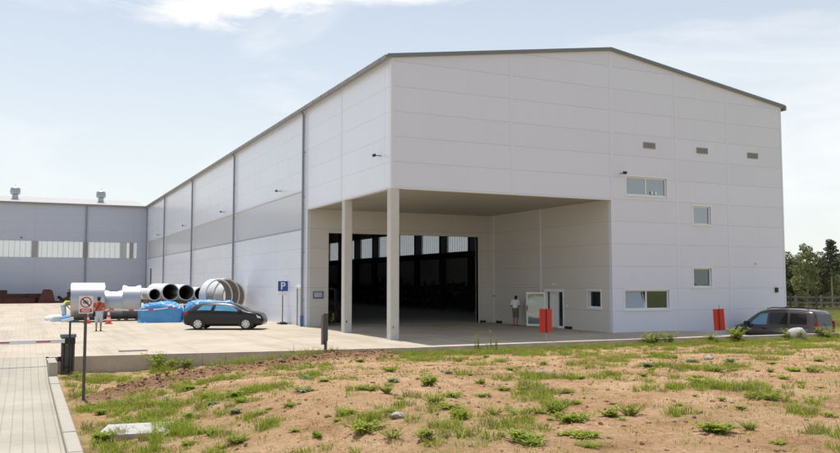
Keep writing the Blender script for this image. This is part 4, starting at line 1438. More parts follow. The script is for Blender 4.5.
def van(loc, rz):
    t = thing('parked_van', 'dark brown family van with roof rails beyond the low wall, by the hall corner', 'van', loc, rz)
    t.scale = (1.14, 1.08, 1.06)
    st = [(-2.10, .38, .95, .78, 1.02, .70), (-2.06, .30, 1.02, .84, 1.34, .70), (-1.98, .26, 1.04, .88, 1.62, .70), (-1.86, .24, 1.04, .90, 1.74, .70),
          (-1.5, .22, 1.04, .905, 1.80, .70), (-.6, .21, 1.03, .91, 1.83, .70), (.15, .21, 1.02, .91, 1.80, .69), (.55, .21, 1.01, .91, 1.72, .68),
          (.95, .21, 1.0, .905, 1.48, .68), (1.30, .22, .98, .90, 1.20, .70), (1.5, .22, .95, .89, 1.08, .72), (1.8, .24, .86, .86, .97, .70),
          (2.0, .28, .74, .80, .84, .62), (2.1, .38, .60, .68, .68, .5)]
    sh = CarShell(st)
    sh.body(-2.10, 2.10, 64).build('body', M['van_brown'], t, smooth=50)
    for sg in (-1, 1):
        sh.side_patch(.18, 1.10, .16, .58, .07, .84, sg, .006).build('side_window', M['glass_car_blue'], t, smooth=180)
        sh.side_patch(-.78, .08, -.78, .06, .10, .84, sg, .006).build('side_window', M['glass_car'], t, smooth=180)
        sh.side_patch(-1.68, -.90, -1.62, -.90, .14, .84, sg, .006).build('side_window', M['glass_car'], t, smooth=180)
        mb = MB(); mb.path([(-1.7, sg * .64, 1.83), (-1.5, sg * .64, 1.885), (.0, sg * .63, 1.89), (.25, sg * .63, 1.82)], .022)
        mb.build('roof_rail', M['black'], t)
        mb = MB(); mb.box(-.9, 1.05, sg * .905 - .012, sg * .905 + .012, .48, .58); mb.build('rub_strip', M['black'], t)
        for xh in (.2, -.7):
            mb = MB(); mb.box(xh, xh + .2, sg * .9 - .02, sg * .9 + .02, .86, .90); mb.build('door_handle', M['black'], t)
        mb = MB(); mb.box(.98, 1.16, sg * 1.0 - .09, sg * 1.0 + .09, 1.0, 1.2); mb.build('mirror', M['black'], t)
        for x in (-1.3, 1.28):
            arch(t, x, sg * .915, .40, sg); add_wheel(t, x, sg * .83, .32, sg, 6)
        mb = MB(); mb.box(-2.125, -2.0, sg * .76 - .07, sg * .76 + .07, .9, 1.28); mb.build('tail_light', M['lamp_red'], t)
        mb = MB(); mb.prism([(1.72, .72), (2.05, .66), (2.02, .76), (1.75, .90)], sg * .5, sg * .85, 'XZ'); mb.build('headlight', M['lamp_clear'], t)
    sh.top_patch(.58, 1.34, .92, .006).build('windscreen', M['glass_car'], t, smooth=180)
    mb = MB()
    mb.prism([(-2.112, 1.06), (-2.085, 1.06), (-1.985, 1.60), (-2.02, 1.60)], -.66, .66, 'XZ')
    mb.build('rear_window', M['glass_car'], t)
    MB().box(-2.125, -2.10, -.26, .26, .72, .83).build('number_plate', M['sign_white'], t)
    mb = MB(); mb.bar((-2.118, -.05, 1.08), (-2.07, .35, 1.24), .02, .02); mb.build('wiper', M['black'], t)
van((20.95, -2.45, -0.78), R(101))

# ------------------------------------------------------------------ people
def capsule(mb, a, ra, b, rb, n=12):
    a, b = Vector(a), Vector(b)
    d = b - a; L_ = d.length
    if L_ < 1e-6: d = Vector((0, 0, 1))
    else: d = d / L_
    u = Vector((0, 0, 1)) if abs(d.z) < .9 else Vector((1, 0, 0))
    p = d.cross(u).normalized(); q = d.cross(p)
    rows = []
    for k in range(1, 5):
        t = math.pi / 2 * (1 - k / 4); rows.append((a - d * ra * math.sin(t), ra * math.cos(t)))
    for k in range(0, 4):
        t = math.pi / 2 * k / 4; rows.append((b + d * rb * math.sin(t), rb * math.cos(t)))
    vs_ = [a - d * ra]
    for c, r in rows:
        for k in range(n):
            t = 2 * math.pi * k / n
            vs_.append(c + p * r * math.cos(t) + q * r * math.sin(t))
    vs_.append(b + d * rb)
    fs = [(0, 1 + (k + 1) % n, 1 + k) for k in range(n)]
    for i in range(len(rows) - 1):
        for k in range(n):
            k2 = (k + 1) % n
            fs.append((1 + i * n + k, 1 + i * n + k2, 1 + (i + 1) * n + k2, 1 + (i + 1) * n + k))
    e = len(vs_) - 1; o = 1 + (len(rows) - 1) * n
    fs += [(e, o + k, o + (k + 1) % n) for k in range(n)]
    mb.add(vs_, fs)
def fuse(mb, name, m, parent, vox):
    me = bpy.data.meshes.new('tmp'); me.from_pydata(mb.v, [], mb.f)
    bm = bmesh.new(); bm.from_mesh(me); bmesh.ops.recalc_face_normals(bm, faces=bm.faces); bm.to_mesh(me); bm.free()
    o = bpy.data.objects.new('tmp', me); COL.objects.link(o)
    md = o.modifiers.new('r', 'REMESH'); md.mode = 'VOXEL'; md.voxel_size = vox
    ms = o.modifiers.new('s', 'SMOOTH'); ms.factor = .5; ms.iterations = 3
    dg = bpy.context.evaluated_depsgraph_get()
    me2 = bpy.data.meshes.new_from_object(o.evaluated_get(dg))
    bpy.data.objects.remove(o); bpy.data.meshes.remove(me)
    me2.name = name; me2.materials.clear(); me2.materials.append(m); me2.shade_smooth()
    r = bpy.data.objects.new(name, me2); COL.objects.link(r); r.parent = parent
    return r
def person(label, loc, rz, pose, mats, h=1.75, long_trousers=False, vox=.011):
    """local frame: faces +Y, x to the person's right. pose: joints"""
    t = thing('person', label, 'person', loc, rz)
    s = h / 1.75
    J = dict(pelvis=(0, 0, .94), waist=(0, 0, 1.10), chest=(0, 0, 1.32), neck=(0, .0, 1.47), head=(0, .02, 1.63),
             shR=(.185, 0, 1.42), shL=(-.185, 0, 1.42), elR=(.25, -.03, 1.14), elL=(-.25, -.03, 1.14), wrR=(.25, .10, .92), wrL=(-.25, .10, .92),
             hipR=(.095, 0, .90), hipL=(-.095, 0, .90), knR=(.10, .03, .49), knL=(-.10, .03, .49), anR=(.10, -.02, .09), anL=(-.10, -.02, .09))
    J.update(pose)
    J = {k: Vector(v) * s for k, v in J.items()}
    hd = J['head']; nk = J['neck']
    fwd = Vector(pose.get('face', (0, 1, 0))).normalized() if 'face' in pose else Vector((0, 1, 0))
    upv = (hd - nk).normalized()
    fwd = (fwd - upv * fwd.dot(upv)).normalized(); rgt = fwd.cross(upv)
    b = MB()
    c = lambda a, ra, bb, rb: capsule(b, a, ra * s, bb, rb * s)
    c(nk - upv * .03, .055, hd - upv * .04, .052)
    c(hd - upv * .05 * s + fwd * .02, .066, hd + upv * .04 * s - fwd * .012 * s, .088)
    c(hd + upv * .05 * s, .085, hd + upv * .055 * s + fwd * .015, .082)
    c(hd - upv * .085 * s + fwd * .05, .034, hd - upv * .06 * s + fwd * .045, .045)          # chin, jaw
    c(hd + upv * .005 + fwd * .088, .012, hd - upv * .035 + fwd * .104, .016)               # nose
    for sg in (-1, 1):
        c(hd + rgt * .084 * sg + upv * .012, .013, hd + rgt * .084 * sg - upv * .03, .013)     # ears
        c(hd + rgt * .035 * sg + fwd * .082 + upv * .03, .014, hd + rgt * .015 * sg + fwd * .086 + upv * .032, .012)   # brow
    c(hd - upv * .062 + fwd * .083 - rgt * .02, .010, hd - upv * .062 + fwd * .083 + rgt * .02, .010)     # mouth
    # trunk
    c(J['pelvis'] + Vector((.06, 0, 0)), .115, J['waist'] + Vector((.05, 0, 0)), .105); c(J['pelvis'] - Vector((.06, 0, 0)), .115, J['waist'] - Vector((.05, 0, 0)), .105)
    c(J['waist'], .12, J['chest'] + Vector((.06, 0, 0)), .12); c(J['waist'], .12, J['chest'] - Vector((.06, 0, 0)), .12)
    c(J['chest'], .12, nk - upv * .06, .075); c(J['shR'], .06, J['shL'], .06)
    for sd in 'RL':
        c(J['sh' + sd], .058, J['el' + sd], .042); c(J['el' + sd], .041, J['wr' + sd], .027)
        c(J['hip' + sd], .092, J['kn' + sd], .058); c(J['kn' + sd], .056, J['kn' + sd].lerp(J['an' + sd], .35) + Vector((0, -.012, 0)), .055)
        c(J['kn' + sd].lerp(J['an' + sd], .35) + Vector((0, -.012, 0)), .055, J['an' + sd], .036)
        an = J['an' + sd]
        c(an + Vector((0, -.03, -.045)), .04, an + Vector((0, .15, -.06)), .028)
        # hand: palm, four bent fingers of unequal length, thumb from the side of the palm
        el, wr = J['el' + sd], J['wr' + sd]
        dv = (wr - el).normalized()
        si = Vector((0, 1, 0)) - dv * dv.y
        si = si.normalized() if si.length > .1 else Vector((1, 0, 0))
        nm = dv.cross(si).normalized() * (1 if sd == 'R' else -1)
        for k in (-.028, -.009, .009, .028): c(wr + dv * .01 + si * k * .6, .016, wr + dv * .085 + si * k, .012)
        for k, ln in ((-.030, .062), (-.010, .075), (.010, .080), (.030, .070)):
            base = wr + dv * .088 + si * k
            mid = base + dv * ln * .5 + si * k * .15; tip = mid + (dv * .75 - nm * .6).normalized() * ln * .5
            c(base, .0095, mid, .009); c(mid, .009, tip, .0078)
        c(wr + dv * .03 + si * .03, .014, wr + dv * .07 + si * .062, .010); c(wr + dv * .07 + si * .062, .010, wr + dv * .10 + si * .066, .008)
    fuse(b, 'body', mats['skin'], t, vox * .8)
    # clothing
    b2 = MB()
    c = lambda a, ra, bb, rb: capsule(b2, a, ra * s, bb, rb * s)
    c(J['pelvis'] + Vector((.055, 0, .02)), .135, J['waist'] + Vector((.05, 0, 0)), .128); c(J['pelvis'] + Vector((-.055, 0, .02)), .135, J['waist'] - Vector((.05, 0, 0)), .128)
    c(J['waist'], .14, J['chest'] + Vector((.06, 0, 0)), .138); c(J['waist'], .14, J['chest'] - Vector((.06, 0, 0)), .138)
    c(J['chest'], .14, nk - upv * .075, .080); c(J['shR'], .073, J['shL'], .073)
    for sd in 'RL':
        c(J['sh' + sd], .073, J['sh' + sd].lerp(J['el' + sd], .72), .064)
    fuse(b2, 'shirt', mats['shirt'], t, vox)
    b2 = MB()
    c(J['pelvis'] + Vector((.055, 0, -.03)), .139, J['pelvis'] + Vector((.055, 0, .06)), .137); c(J['pelvis'] + Vector((-.055, 0, -.03)), .139, J['pelvis'] + Vector((-.055, 0, .06)), .137)
    for sd in 'RL':
        c(J['hip' + sd], .115, J['hip' + sd].lerp(J['kn' + sd], .95), .088)
        if long_trousers:
            c(J['kn' + sd], .080, J['an' + sd] + Vector((0, 0, .02)), .062)
    fuse(b2, 'trousers' if long_trousers else 'shorts', mats['legs'], t, vox)
    b2 = MB()
    c(hd + upv * .055 - fwd * .015, .097, hd + upv * .062 - fwd * .005, .094); c(hd + upv * .03 - fwd * .035, .083, hd - upv * .03 - fwd * .04, .070)
    fuse(b2, 'hair', mats['hair'], t, vox)
    for sd in 'RL':
        an = J['an' + sd]; b2 = MB()
        c(an + Vector((0, -.035, -.048)), .046, an + Vector((0, .16, -.060)), .034); c(an + Vector((.015, .06, -.062)), .033, an + Vector((-.015, .06, -.062)), .033)
        fuse(b2, 'shoe', mats['shoe'], t, vox)
    return t, J
# man in orange, seen from behind, a dark bag on a strap
p1, J1 = person('man in orange red shirt and pale shorts with a shoulder bag, seen from behind', (-10.95, 12.7, 0.0), R(-8),
    dict(wrL=(-.22, .16, .98), elL=(-.30, -.06, 1.14), elR=(.27, .0, 1.16), wrR=(.16, .20, 1.06), face=(.35, 1, -.05), anR=(.11, .06, .09), knR=(.11, .09, .5)),
    dict(skin=M['skin'], shirt=M['shirt_red'], legs=M['shorts_pale'], hair=M['hair'], shoe=M['cloth_dark']))
mb = MB()
mb.path([(.10, -.05, 1.50), (.06, -.165, 1.42), (-.06, -.17, 1.2), (-.19, -.12, 1.02)], .018, 6); mb.path([(.10, -.05, 1.50), (.06, .13, 1.42), (-.06, .165, 1.2), (-.19, .1, 1.02)], .018, 6)
bag = thing('shoulder_bag', 'dark shoulder bag hanging at the left hip of the man in orange', 'bag', p1.location, p1.rotation_euler.z)
mb.build('strap', M['cloth_dark'], bag)
b2 = MB(); capsule(b2, (-.23, -.10, .92), .07, (-.23, .06, .92), .07); capsule(b2, (-.23, -.10, .82), .08, (-.23, .06, .82), .08); fuse(b2, 'pouch', M['cloth_dark'], bag, .012)
# man in white shirt at the recess wall
person('man in white shirt and brown shorts by the recess wall, head bowed', (11.42, 8.0, 0.0), R(-52),
    dict(head=(0, .085, 1.60), neck=(0, .03, 1.46), elR=(.24, .04, 1.15), elL=(-.25, .0, 1.15), wrR=(.08, .20, 1.02), wrL=(-.12, .18, .98), face=(0, 1, -.6), knL=(-.10, .04, .49)),
    dict(skin=M['skin_dark'], shirt=M['shirt_white'], legs=M['shorts_brown'], hair=M['hair'], shoe=M['skin_dark']))
# worker bending beside the big duct
person('worker in a yellow green vest and pale blue trousers bending by the large duct', (-12.15, 25.3, 0.0), R(-60),
    dict(waist=(0, .07, 1.06), chest=(0, .24, 1.19), neck=(0, .36, 1.27), head=(0, .48, 1.36), shR=(.185, .32, 1.24), shL=(-.185, .32, 1.24),
         elR=(.24, .42, .98), elL=(-.24, .42, .98), wrR=(.18, .56, .80), wrL=(-.18, .56, .80), face=(0, .8, -.8), knR=(.1, .08, .5), knL=(-.1, .08, .5)),
    dict(skin=M['skin'], shirt=M['vest'], legs=M['cloth_blue'], hair=M['hair'], shoe=M['cloth_dark']), long_trousers=True)
# distant figure in dark clothes
person('distant person in dark clothes standing before the far warehouse', (-10.0, 66.0, 0.0), R(140),
    dict(), dict(skin=M['skin_dark'], shirt=M['cloth_dark'], legs=M['cloth_dark'], hair=M['hair'], shoe=M['cloth_dark']), long_trousers=True, vox=.016)

# ------------------------------------------------------------------ barrier, signs, posts
def text_mesh(s, size, m, parent, mx, name='letter', ext=.004):
    cu = bpy.data.curves.new('t', 'FONT'); cu.body = s; cu.size = size; cu.extrude = ext; cu.offset = .012
    cu.align_x = 'CENTER'; cu.align_y = 'CENTER'
    o = bpy.data.objects.new('t', cu); COL.objects.link(o)
    dg = bpy.context.evaluated_depsgraph_get()
    me = bpy.data.meshes.new_from_object(o.evaluated_get(dg)); bpy.data.objects.remove(o)
    me.materials.clear(); me.materials.append(m); me.transform(mx)
    r = bpy.data.objects.new(name, me); COL.objects.link(r); r.parent = parent
    return r
FACE = Matrix.Rotation(R(90), 4, 'X')        # text in the XZ plane facing -Y
def barrier():
    z0 = -0.46
    t = thing('barrier', 'dark grey parking barrier with a white boom lowered over the driveway', 'barrier', (-13.12, -3.75, z0), R(2))
    h = 1.28
    mb = MB(); mb.prism([(-.19, 0), (.19, 0), (.2, h - .1), (-.2, h - .1)], -.17, .17, 'XZ'); mb.build('cabinet', M['pole'], t)
    mb = MB(); mb.box(-.235, .235, -.2, .2, h - .099, h); mb.build('lid', M['dark_trim'], t)
    mb = MB(); mb.box(-.14, -.1, -.178, -.171, .1, h - .25); mb.box(.1, .14, -.178, -.171, .1, h - .25); mb.box(-.1, .1, -.178, -.171, .2, .24)
    mb.build('door_panel', M['black'], t)
    mb = MB(); mb.tube((-.05, -.171, .95), (-.05, -.185, .95), .025, n=10); mb.build('lock', M['vent'], t)
    mb = MB(); mb.box(-.30, -.191, -.08, .08, .42, .56); mb.build('sensor', M['black'], t)
    mb = MB(); mb.box(-.22, .2, -.26, -.201, h - .30, h - .12); mb.build('hub', M['black'], t)
    mb = MB()
    mb.prism([(-.05, -.05), (.05, -.05), (.05, .05), (-.05, .05)], 0, 1, 'XY')
    mb = MB(); mb.box(-6.6, -.12, -.29, -.262, h - .265, h - .155); mb.tube((-6.6, -.276, h - .155), (-.12, -.276, h - .155), .02, n=8)
    bo = mb.build('boom', M['white'], t)
    for k in range(5):
        x = -.42 - k * 1.18 - .33
        mb = MB(); mb.box(x - .21, x + .21, -.293, -.2905, h - .225, h - .185); mb.build('red_stripe', M['red'], bo)
barrier()
# slim black post with a pale head at the barrier
t = thing('post', 'slim black post with a pale tilted lamp head in front of the barrier cabinet', 'post', (-13.1, -4.35, -0.46))
MB().tube((0, 0, 0), (0, 0, 1.72), .032, n=10).build('shaft', M['black'], t, smooth=40)
mb = MB(); mx = Matrix.Translation((-.06, 0, 1.77)) @ Matrix.Rotation(R(-14), 4, 'Y'); mb.box(-.2, .16, -.07, .07, -.04, .05, mx=mx)
MB().add(mb.v, mb.f).build('lamp_head', M['white'], t)
# prohibition sign
def no_entry_sign():
    zb = field_base(-13.02, -11.6) - .05
    t = thing('prohibition_sign', 'white prohibition sign with a red ring and red band on a dark pole', 'sign', (-13.10, -11.6, zb), R(-3))
    top = 2.60
    MB().box(-.035, .035, -.02, .02, 0, top - .1).build('pole', M['pole'], t)
    w, h = .32, .42
    c = top - h / 2
    MB().box(-w / 2, w / 2, -.035, -.021, c - h / 2, c + h / 2).build('plate', M['sign_white'], t)
    cz = c + .058
    mb = MB(); n = 40; ro, ri = .13, .105
    vs_ = [];
    for k in range(n):
        a = 2 * math.pi * k / n
        for r in (ri, ro):
            for y in (-.036, -.0395): vs_.append((r * math.cos(a), y, cz + r * math.sin(a)))
    fs = []
    for k in range(n):
        k2 = (k + 1) % n
        fs += [(4 * k + 1, 4 * k + 3, 4 * k2 + 3, 4 * k2 + 1), (4 * k + 2, 4 * k2 + 2, 4 * k2 + 3, 4 * k + 3), (4 * k, 4 * k + 1, 4 * k2 + 1, 4 * k2)]
    mb.add(vs_, fs); mb.build('red_ring', M['sign_red'], t)
    mb = MB(); mb.bar((-.09, -.0385, cz + .09), (.09, -.0385, cz - .09), .0035, .026, upv=(0, 0, 1)); mb.build('slash', M['black'], t)
    mb = MB(); mb.box(-.06, .05, -.037, -.0355, cz - .035, cz + .025); mb.box(-.025, .02, -.037, -.0355, cz + .025, cz + .05); mb.box(-.075, -.061, -.037, -.0355, cz - .01, cz + .03)
    mb.build('pictogram', M['sign_grey'], t)
    mb = MB(); mb.box(-w / 2 + .025, w / 2 - .025, -.038, -.0355, c - h / 2 + .025, c - h / 2 + .115); bd = mb.build('red_band', M['sign_red'], t)
    mb = MB()
    for k, (a, b_) in enumerate(((-.10, -.055), (-.045, .0), (.01, .055), (.065, .1))): mb.box(a, b_, -.0395, -.0383, c - h / 2 + .075, c - h / 2 + .095)
    for k, (a, b_) in enumerate(((-.08, -.02), (-.01, .04), (.05, .08))): mb.box(a, b_, -.0395, -.0383, c - h / 2 + .045, c - h / 2 + .062)
    mb.build('band_text', M['sign_white'], bd)
no_entry_sign()
# parking sign
t = thing('parking_sign', 'blue square parking sign with white letter P on a grey pole by the long wall', 'sign', (-.34, 15.6, 0.0), R(-4))
MB().tube((0, 0, 0), (0, 0, 2.62), .035, n=10).build('pole', M['pole_light'], t, smooth=40)
MB().box(-.30, .30, -.06, -.04, 1.98, 2.58).build('plate', M['sign_blue'], t)
mb = MB()
for q in ((-.31, .31, 2.581, 2.6), (-.31, .31, 1.96, 1.979)): mb.box(q[0], q[1], -.064, -.038, q[2], q[3])
mb.build('border', M['sign_white'], t)
text_mesh('P', .60, M['sign_white'], t, Matrix.Translation((0, -.064, 2.275)) @ FACE)
MB().box(-.24, .24, -.06, -.04, 1.74, 1.92).build('sub_plate', M['sign_white'], t)
MB().box(-.28, .28, -.28, .28, 0, .09).build('foot', M['pole_light'], t)
# blue notice board on the recess wall
t = thing('notice_board', 'faded blue notice board with rows of pale lettering left of the gate opening', 'sign', (.70, L0 - .03, 1.58))
MB().box(-.31, .31, -.02, 0.026, 0, .42).build('board', M['sign_blue_pale'], t)
mb = MB(); rnd = random.Random(4)
for z in (.30, .205, .11):
    x = -.24
    while x < .2:
        w = rnd.uniform(.035, .075); mb.box(x, min(.25, x + w), -.023, -.0201, z, z + (.06 if z < .3 else .045)); x += w + .016
mb.build('lettering', M['sign_white'], t)
# bollard post with edge-on board at the berm
zz = terr_z(-4.62, -4.55)
t = thing('marker_post', 'dark brown post with a narrow grey board on top at the edge of the dirt', 'post', (-4.62, -4.6, zz - .1), R(-35))
MB().tube((0.04, 0, 0), (0.04, 0, .62), .055, n=10).build('post', M['pole'], t, smooth=40)
mb = MB(); mb.box(-.02, .10, -.09, .09, .62, 1.62); mb.build('board', M['pole'], t)
mb = MB(); mb.box(-.10, -.021, -.10, .10, .5, 1.58); mb.build('side_board', M['pole_light'], t)
# red boards on thin posts at the low wall
def red_board(x, y, two, label, tilt=0):
    z0 = terr_z(x, y) if edge_y(x) - y > .3 else 0.014
    t = thing('red_marker_board', label, 'board', (x, y, z0 - .05), R(-24))
    MB().tube((0, .03, 0), (0, .03, 1.5), .022, n=8).build('post', M['vent'], t, smooth=40)
    zb = .30 if not two else .42
    if two:
        for sg in (-1, 1):
            mx = Matrix.Translation((sg * .02, 0, 0)) @ Matrix.Rotation(R(32) * sg, 4, 'Z')
            mb = MB(); mb.box(min(0, sg * .28), max(0, sg * .28), -.02, .0, zb, zb + 1.0, mx=mx); mb.build('board', M['red_board'], t)
        MB().box(-.022, .022, -.03, .004, zb - .01, zb + .99).build('spine', M['rust_red'], t)  # dark strip added for the shaded groove of the fold
    else:
        mx = Matrix.Rotation(R(-2.5), 4, 'Y')
        mb = MB(); mb.box(-.26, -.03, -.02, 0, zb, zb + 1.0, mx=mx); mb.build('board', M['red_board'], t)
        mb = MB(); mb.box(.03, .26, -.02, 0, zb, zb + 1.0, mx=mx); mb.build('board', M['red_board'], t)
        mb = MB(); mb.box(-.03, .03, -.025, .005, zb, zb + 1.0, mx=mx); mb.build('spine', M['black'], t)
red_board(5.55, -3.75, True, 'red folded marker board on a thin post in front of the entrance door')
red_board(15.02, -4.15, False, 'red marker board with a black spine, slightly tilted, near the van')

# ------------------------------------------------------------------ rocks, slab
def rock(x, y, s, label, seed, m='stone', dz=0.0, amp=.22):
    bm = bmesh.new(); bmesh.ops.create_icosphere(bm, subdivisions=3, radius=1)
    for v in bm.verts:
        n = mnoise.fractal(v.co * 1.3 + Vector((seed, 0, 0)), .8, 2, 4)
        v.co = v.co * (1 + amp * n); v.co.x *= s * 1.25; v.co.y *= s; v.co.z *= s * (.62 if amp > .15 else .95)
    me = bpy.data.meshes.new('rock'); bm.to_mesh(me); bm.free(); me.materials.append(M[m]); me.shade_smooth(); me.set_sharp_from_angle(angle=R(35))
    o = bpy.data.objects.new('rock', me); COL.objects.link(o)
    o.location = (x, y, terr_z(x, y) + s * .25 + dz); o.rotation_euler = (0, 0, seed)
    tag(o, label, 'rock')
rock(-3.2, -16.4, .13, 'pale stone lying on bare dirt in the middle of the field', 1.0)
rock(-8.95, -20.8, .10, 'small reddish stone on the dirt close to the camera', 2.0)
rock(-12.15, -17.6, .13, 'white stone in the weeds beside the pale slab', 3.0)
rock(3.9, -14.6, .14, 'pale flat stone on the right part of the field', 4.0)
mb = MB(); mb.box(-.62, .62, -.42, .42, -.1, .05)
o = mb.build('concrete_slab', M['slab']); sx_, sy_ = -12.5, -16.9
o.location = (sx_, sy_, field_base(sx_, sy_) + .07); o.rotation_euler = (R(4), R(-2), R(-20))
tag(o, 'pale rectangular concrete slab lying in the weeds at the lower left', 'slab')
# pale round object of unsure kind in front of the van, modelled as a boulder
bo_y = edge_y(19.3) + .12
o = None
rock(18.75, edge_y(18.75) - .6, .36, 'large pale rounded object in front of the brown van, modelled as a boulder', 9.0, m='slab', dz=.2, amp=.12)

# ------------------------------------------------------------------ grass and weeds
def blades_mesh(name, clumps, mats):
    """clumps: (x,y,z,radius,height,count,mat)"""
    rng = np.random.default_rng(3)
    V, F, MI = [], [], []
    for (x, y, z, rad, h, cnt, mi) in clumps:
        for _ in range(cnt):
            a = rng.uniform(0, 2 * math.pi); q = rad * math.sqrt(rng.uniform())
            bx_, by_ = x + q * math.cos(a), y + q * math.sin(a)
            hh = h * rng.uniform(.45, 1.15); w = rng.uniform(.0028, .0062) * (1 + h)
            ln = rng.uniform(.2, 1.25) * hh
            da = a + rng.normal(0, .7); dx, dy = math.cos(da), math.sin(da)
            fa = rng.uniform(0, math.pi); px, py = math.cos(fa) * w, math.sin(fa) * w
            o = len(V)
            V += [(bx_ - px, by_ - py, z - .02), (bx_ + px, by_ + py, z - .02),
                  (bx_ + dx * ln * .35 - px * .8, by_ + dy * ln * .35 - py * .8, z + hh * .62), (bx_ + dx * ln * .35 + px * .8, by_ + dy * ln * .35 + py * .8, z + hh * .62),
                  (bx_ + dx * ln, by_ + dy * ln, z + hh * .9)]
            F += [(o, o + 1, o + 3, o + 2), (o + 2, o + 3, o + 4)]; MI += [mi, mi]
    me = bpy.data.meshes.new(name); me.from_pydata(V, [], F)
    for m in mats: me.materials.append(m)
    me.polygons.foreach_set('material_index', MI)
    o = bpy.data.objects.new(name, me); COL.objects.link(o)
    return o
rnd = random.Random(11)
cl = []
def in_view(x, y):
    dx, dy = x + 14.45, y + 33.1
    r = dx * .902 - dy * .432; f_ = dx * .432 + dy * .902
    return f_ > 7 and abs(r) < f_ * .56 + 1.5, f_
n_try = 0
while len(cl) < 6800 and n_try < 90000:
    n_try += 1
    x = rnd.uniform(-13.3, 30); y = rnd.uniform(-29, -4)
    if edge_y(x) - y < .32: continue
    ok, f_ = in_view(x, y)
    if not ok: continue
    g = grass_density(x, y)
    sparse = rnd.random() > g * g * 1.25
    if sparse and rnd.random() > .055: continue
    z = terr_z(x, y)
    edge = edge_y(x) - y < 1.6
    h = rnd.uniform(.05, .19) * (1.05 if x < -9 else 1.0) * (2.1 if edge and -10.5 < x < -3.5 else 1.0) * (.7 + .6 * g)
    dryb = rnd.random() < .16
    if sparse:
        h *= .55; dryb = rnd.random() < .4
    cl.append((x, y, z, rnd.uniform(.05, .17) * (1.5 if sparse else 1), h, int(rnd.uniform(16, 44) * (1 if f_ < 22 else .7) * (.45 if sparse else 1)), 1 if dryb else 0))
o = blades_mesh('grass', cl, [M['grass'], M['grass_dry']])
tag(o, 'patchy bright green and dry grass growing over the dirt field', 'grass', kind='stuff')
# dry straw litter lying flat everywhere
cl = []
for _ in range(7500):
    x = rnd.uniform(-13.2, 28); y = rnd.uniform(-28, -4.6)
    if edge_y(x) - y < .3: continue
    if not in_view(x, y)[0]: continue
    cl.append((x, y, terr_z(x, y), .2, rnd.uniform(.015, .06), 7, 1 if rnd.random() < .25 else 0))
o = blades_mesh('straw_litter', cl, [M['grass_dry'], M['grass']])
tag(o, 'short dry straw scattered over the bare dirt', 'straw', kind='stuff')

def clods():
    rng = random.Random(5)
    bm0 = bmesh.new(); bmesh.ops.create_icosphere(bm0, subdivisions=1, radius=1)
    bv = [v.co.copy() for v in bm0.verts]; bf = [[v.index for v in f.verts] for f in bm0.faces]; bm0.free()
    mb = MB(); k = 0
    while k < 4600:
        x, y = rng.uniform(-13.2, 26), rng.uniform(-27, -4.6)
        if k < 1300:
            i = rng.randrange(len(BERM) - 1); u = rng.random()
            x = lerp(BERM[i][0], BERM[i + 1][0], u) + rng.gauss(0, .5); y = lerp(BERM[i][1], BERM[i + 1][1], u) + rng.gauss(0, .5)
        k += 1
        if edge_y(x) - y < .35 or x < -13.3: continue
        s = rng.uniform(.015, .05) if k >= 1300 else rng.uniform(.02, .075) * rng.uniform(.5, 1)
        z = terr_z(x, y)
        q = Matrix.Rotation(rng.uniform(0, 6), 3, 'Z') @ Matrix.Rotation(rng.uniform(0, 6), 3, 'X')
        sc = Vector((rng.uniform(.7, 1.4), rng.uniform(.7, 1.2), rng.uniform(.5, .9)))
        vv = []
        for v in bv:
            p = q @ (Vector((v.x * sc.x, v.y * sc.y, v.z * sc.z)) * (s * rng.uniform(.75, 1.2)))
            vv.append((x + p.x, y + p.y, z + p.z + s * .15))
        mb.add(vv, bf, 0 if k < 1300 else 1)
    o = mb.build('dirt_clods', [M['clod_dark'], M['clod']], fix=False)
    tag(o, 'crumbly clods of reddish earth on the low berm and the field', 'earth', kind='stuff')
M['clod_dark'] = mat('dark earth clods', (0.26, 0.148, 0.085), 0.95, var=0.35, scale=5, bump=0.4)
M['clod'] = mat('pale earth clods', (0.31, 0.20, 0.13), 0.95, var=0.35, scale=5, bump=0.4)
clods()

def weed_mesh(seed, h, rad, nst, leaf, m, upright, wr_=.11):
    rng = random.Random(seed)
    st, lf_ = MB(), MB()
    for s_ in range(nst):
        a = rng.uniform(0, 6.283); lean = rng.uniform(.1, 1) * rad
        top = Vector((math.cos(a) * lean, math.sin(a) * lean, h * rng.uniform(.55, 1.0)))
        st.tube((0.02 * math.cos(a), .02 * math.sin(a), -.03), top, .008, .003, 5)
        nl = int(9 + h * 22)
        for k in range(nl):
            u = rng.uniform(.12, 1.0); p = top * u; p.z = top.z * (u ** (1.0 if upright else .8))
            b = rng.uniform(0, 6.283); ll = leaf * rng.uniform(.6, 1.3) * (1.15 - .5 * u); w = ll * wr_
            d = Vector((math.cos(b), math.sin(b), rng.uniform(-.15, .9))).normalized()
            s2 = Vector((-math.sin(b), math.cos(b), 0)) * w
            q = p + d * ll * .5; e = p + d * ll + Vector((0, 0, -ll * .2))
            lf_.add([p, q + s2, e, q - s2], [(0, 1, 2, 3)])
    return st, lf_
PROT = {}
NVAR = {}
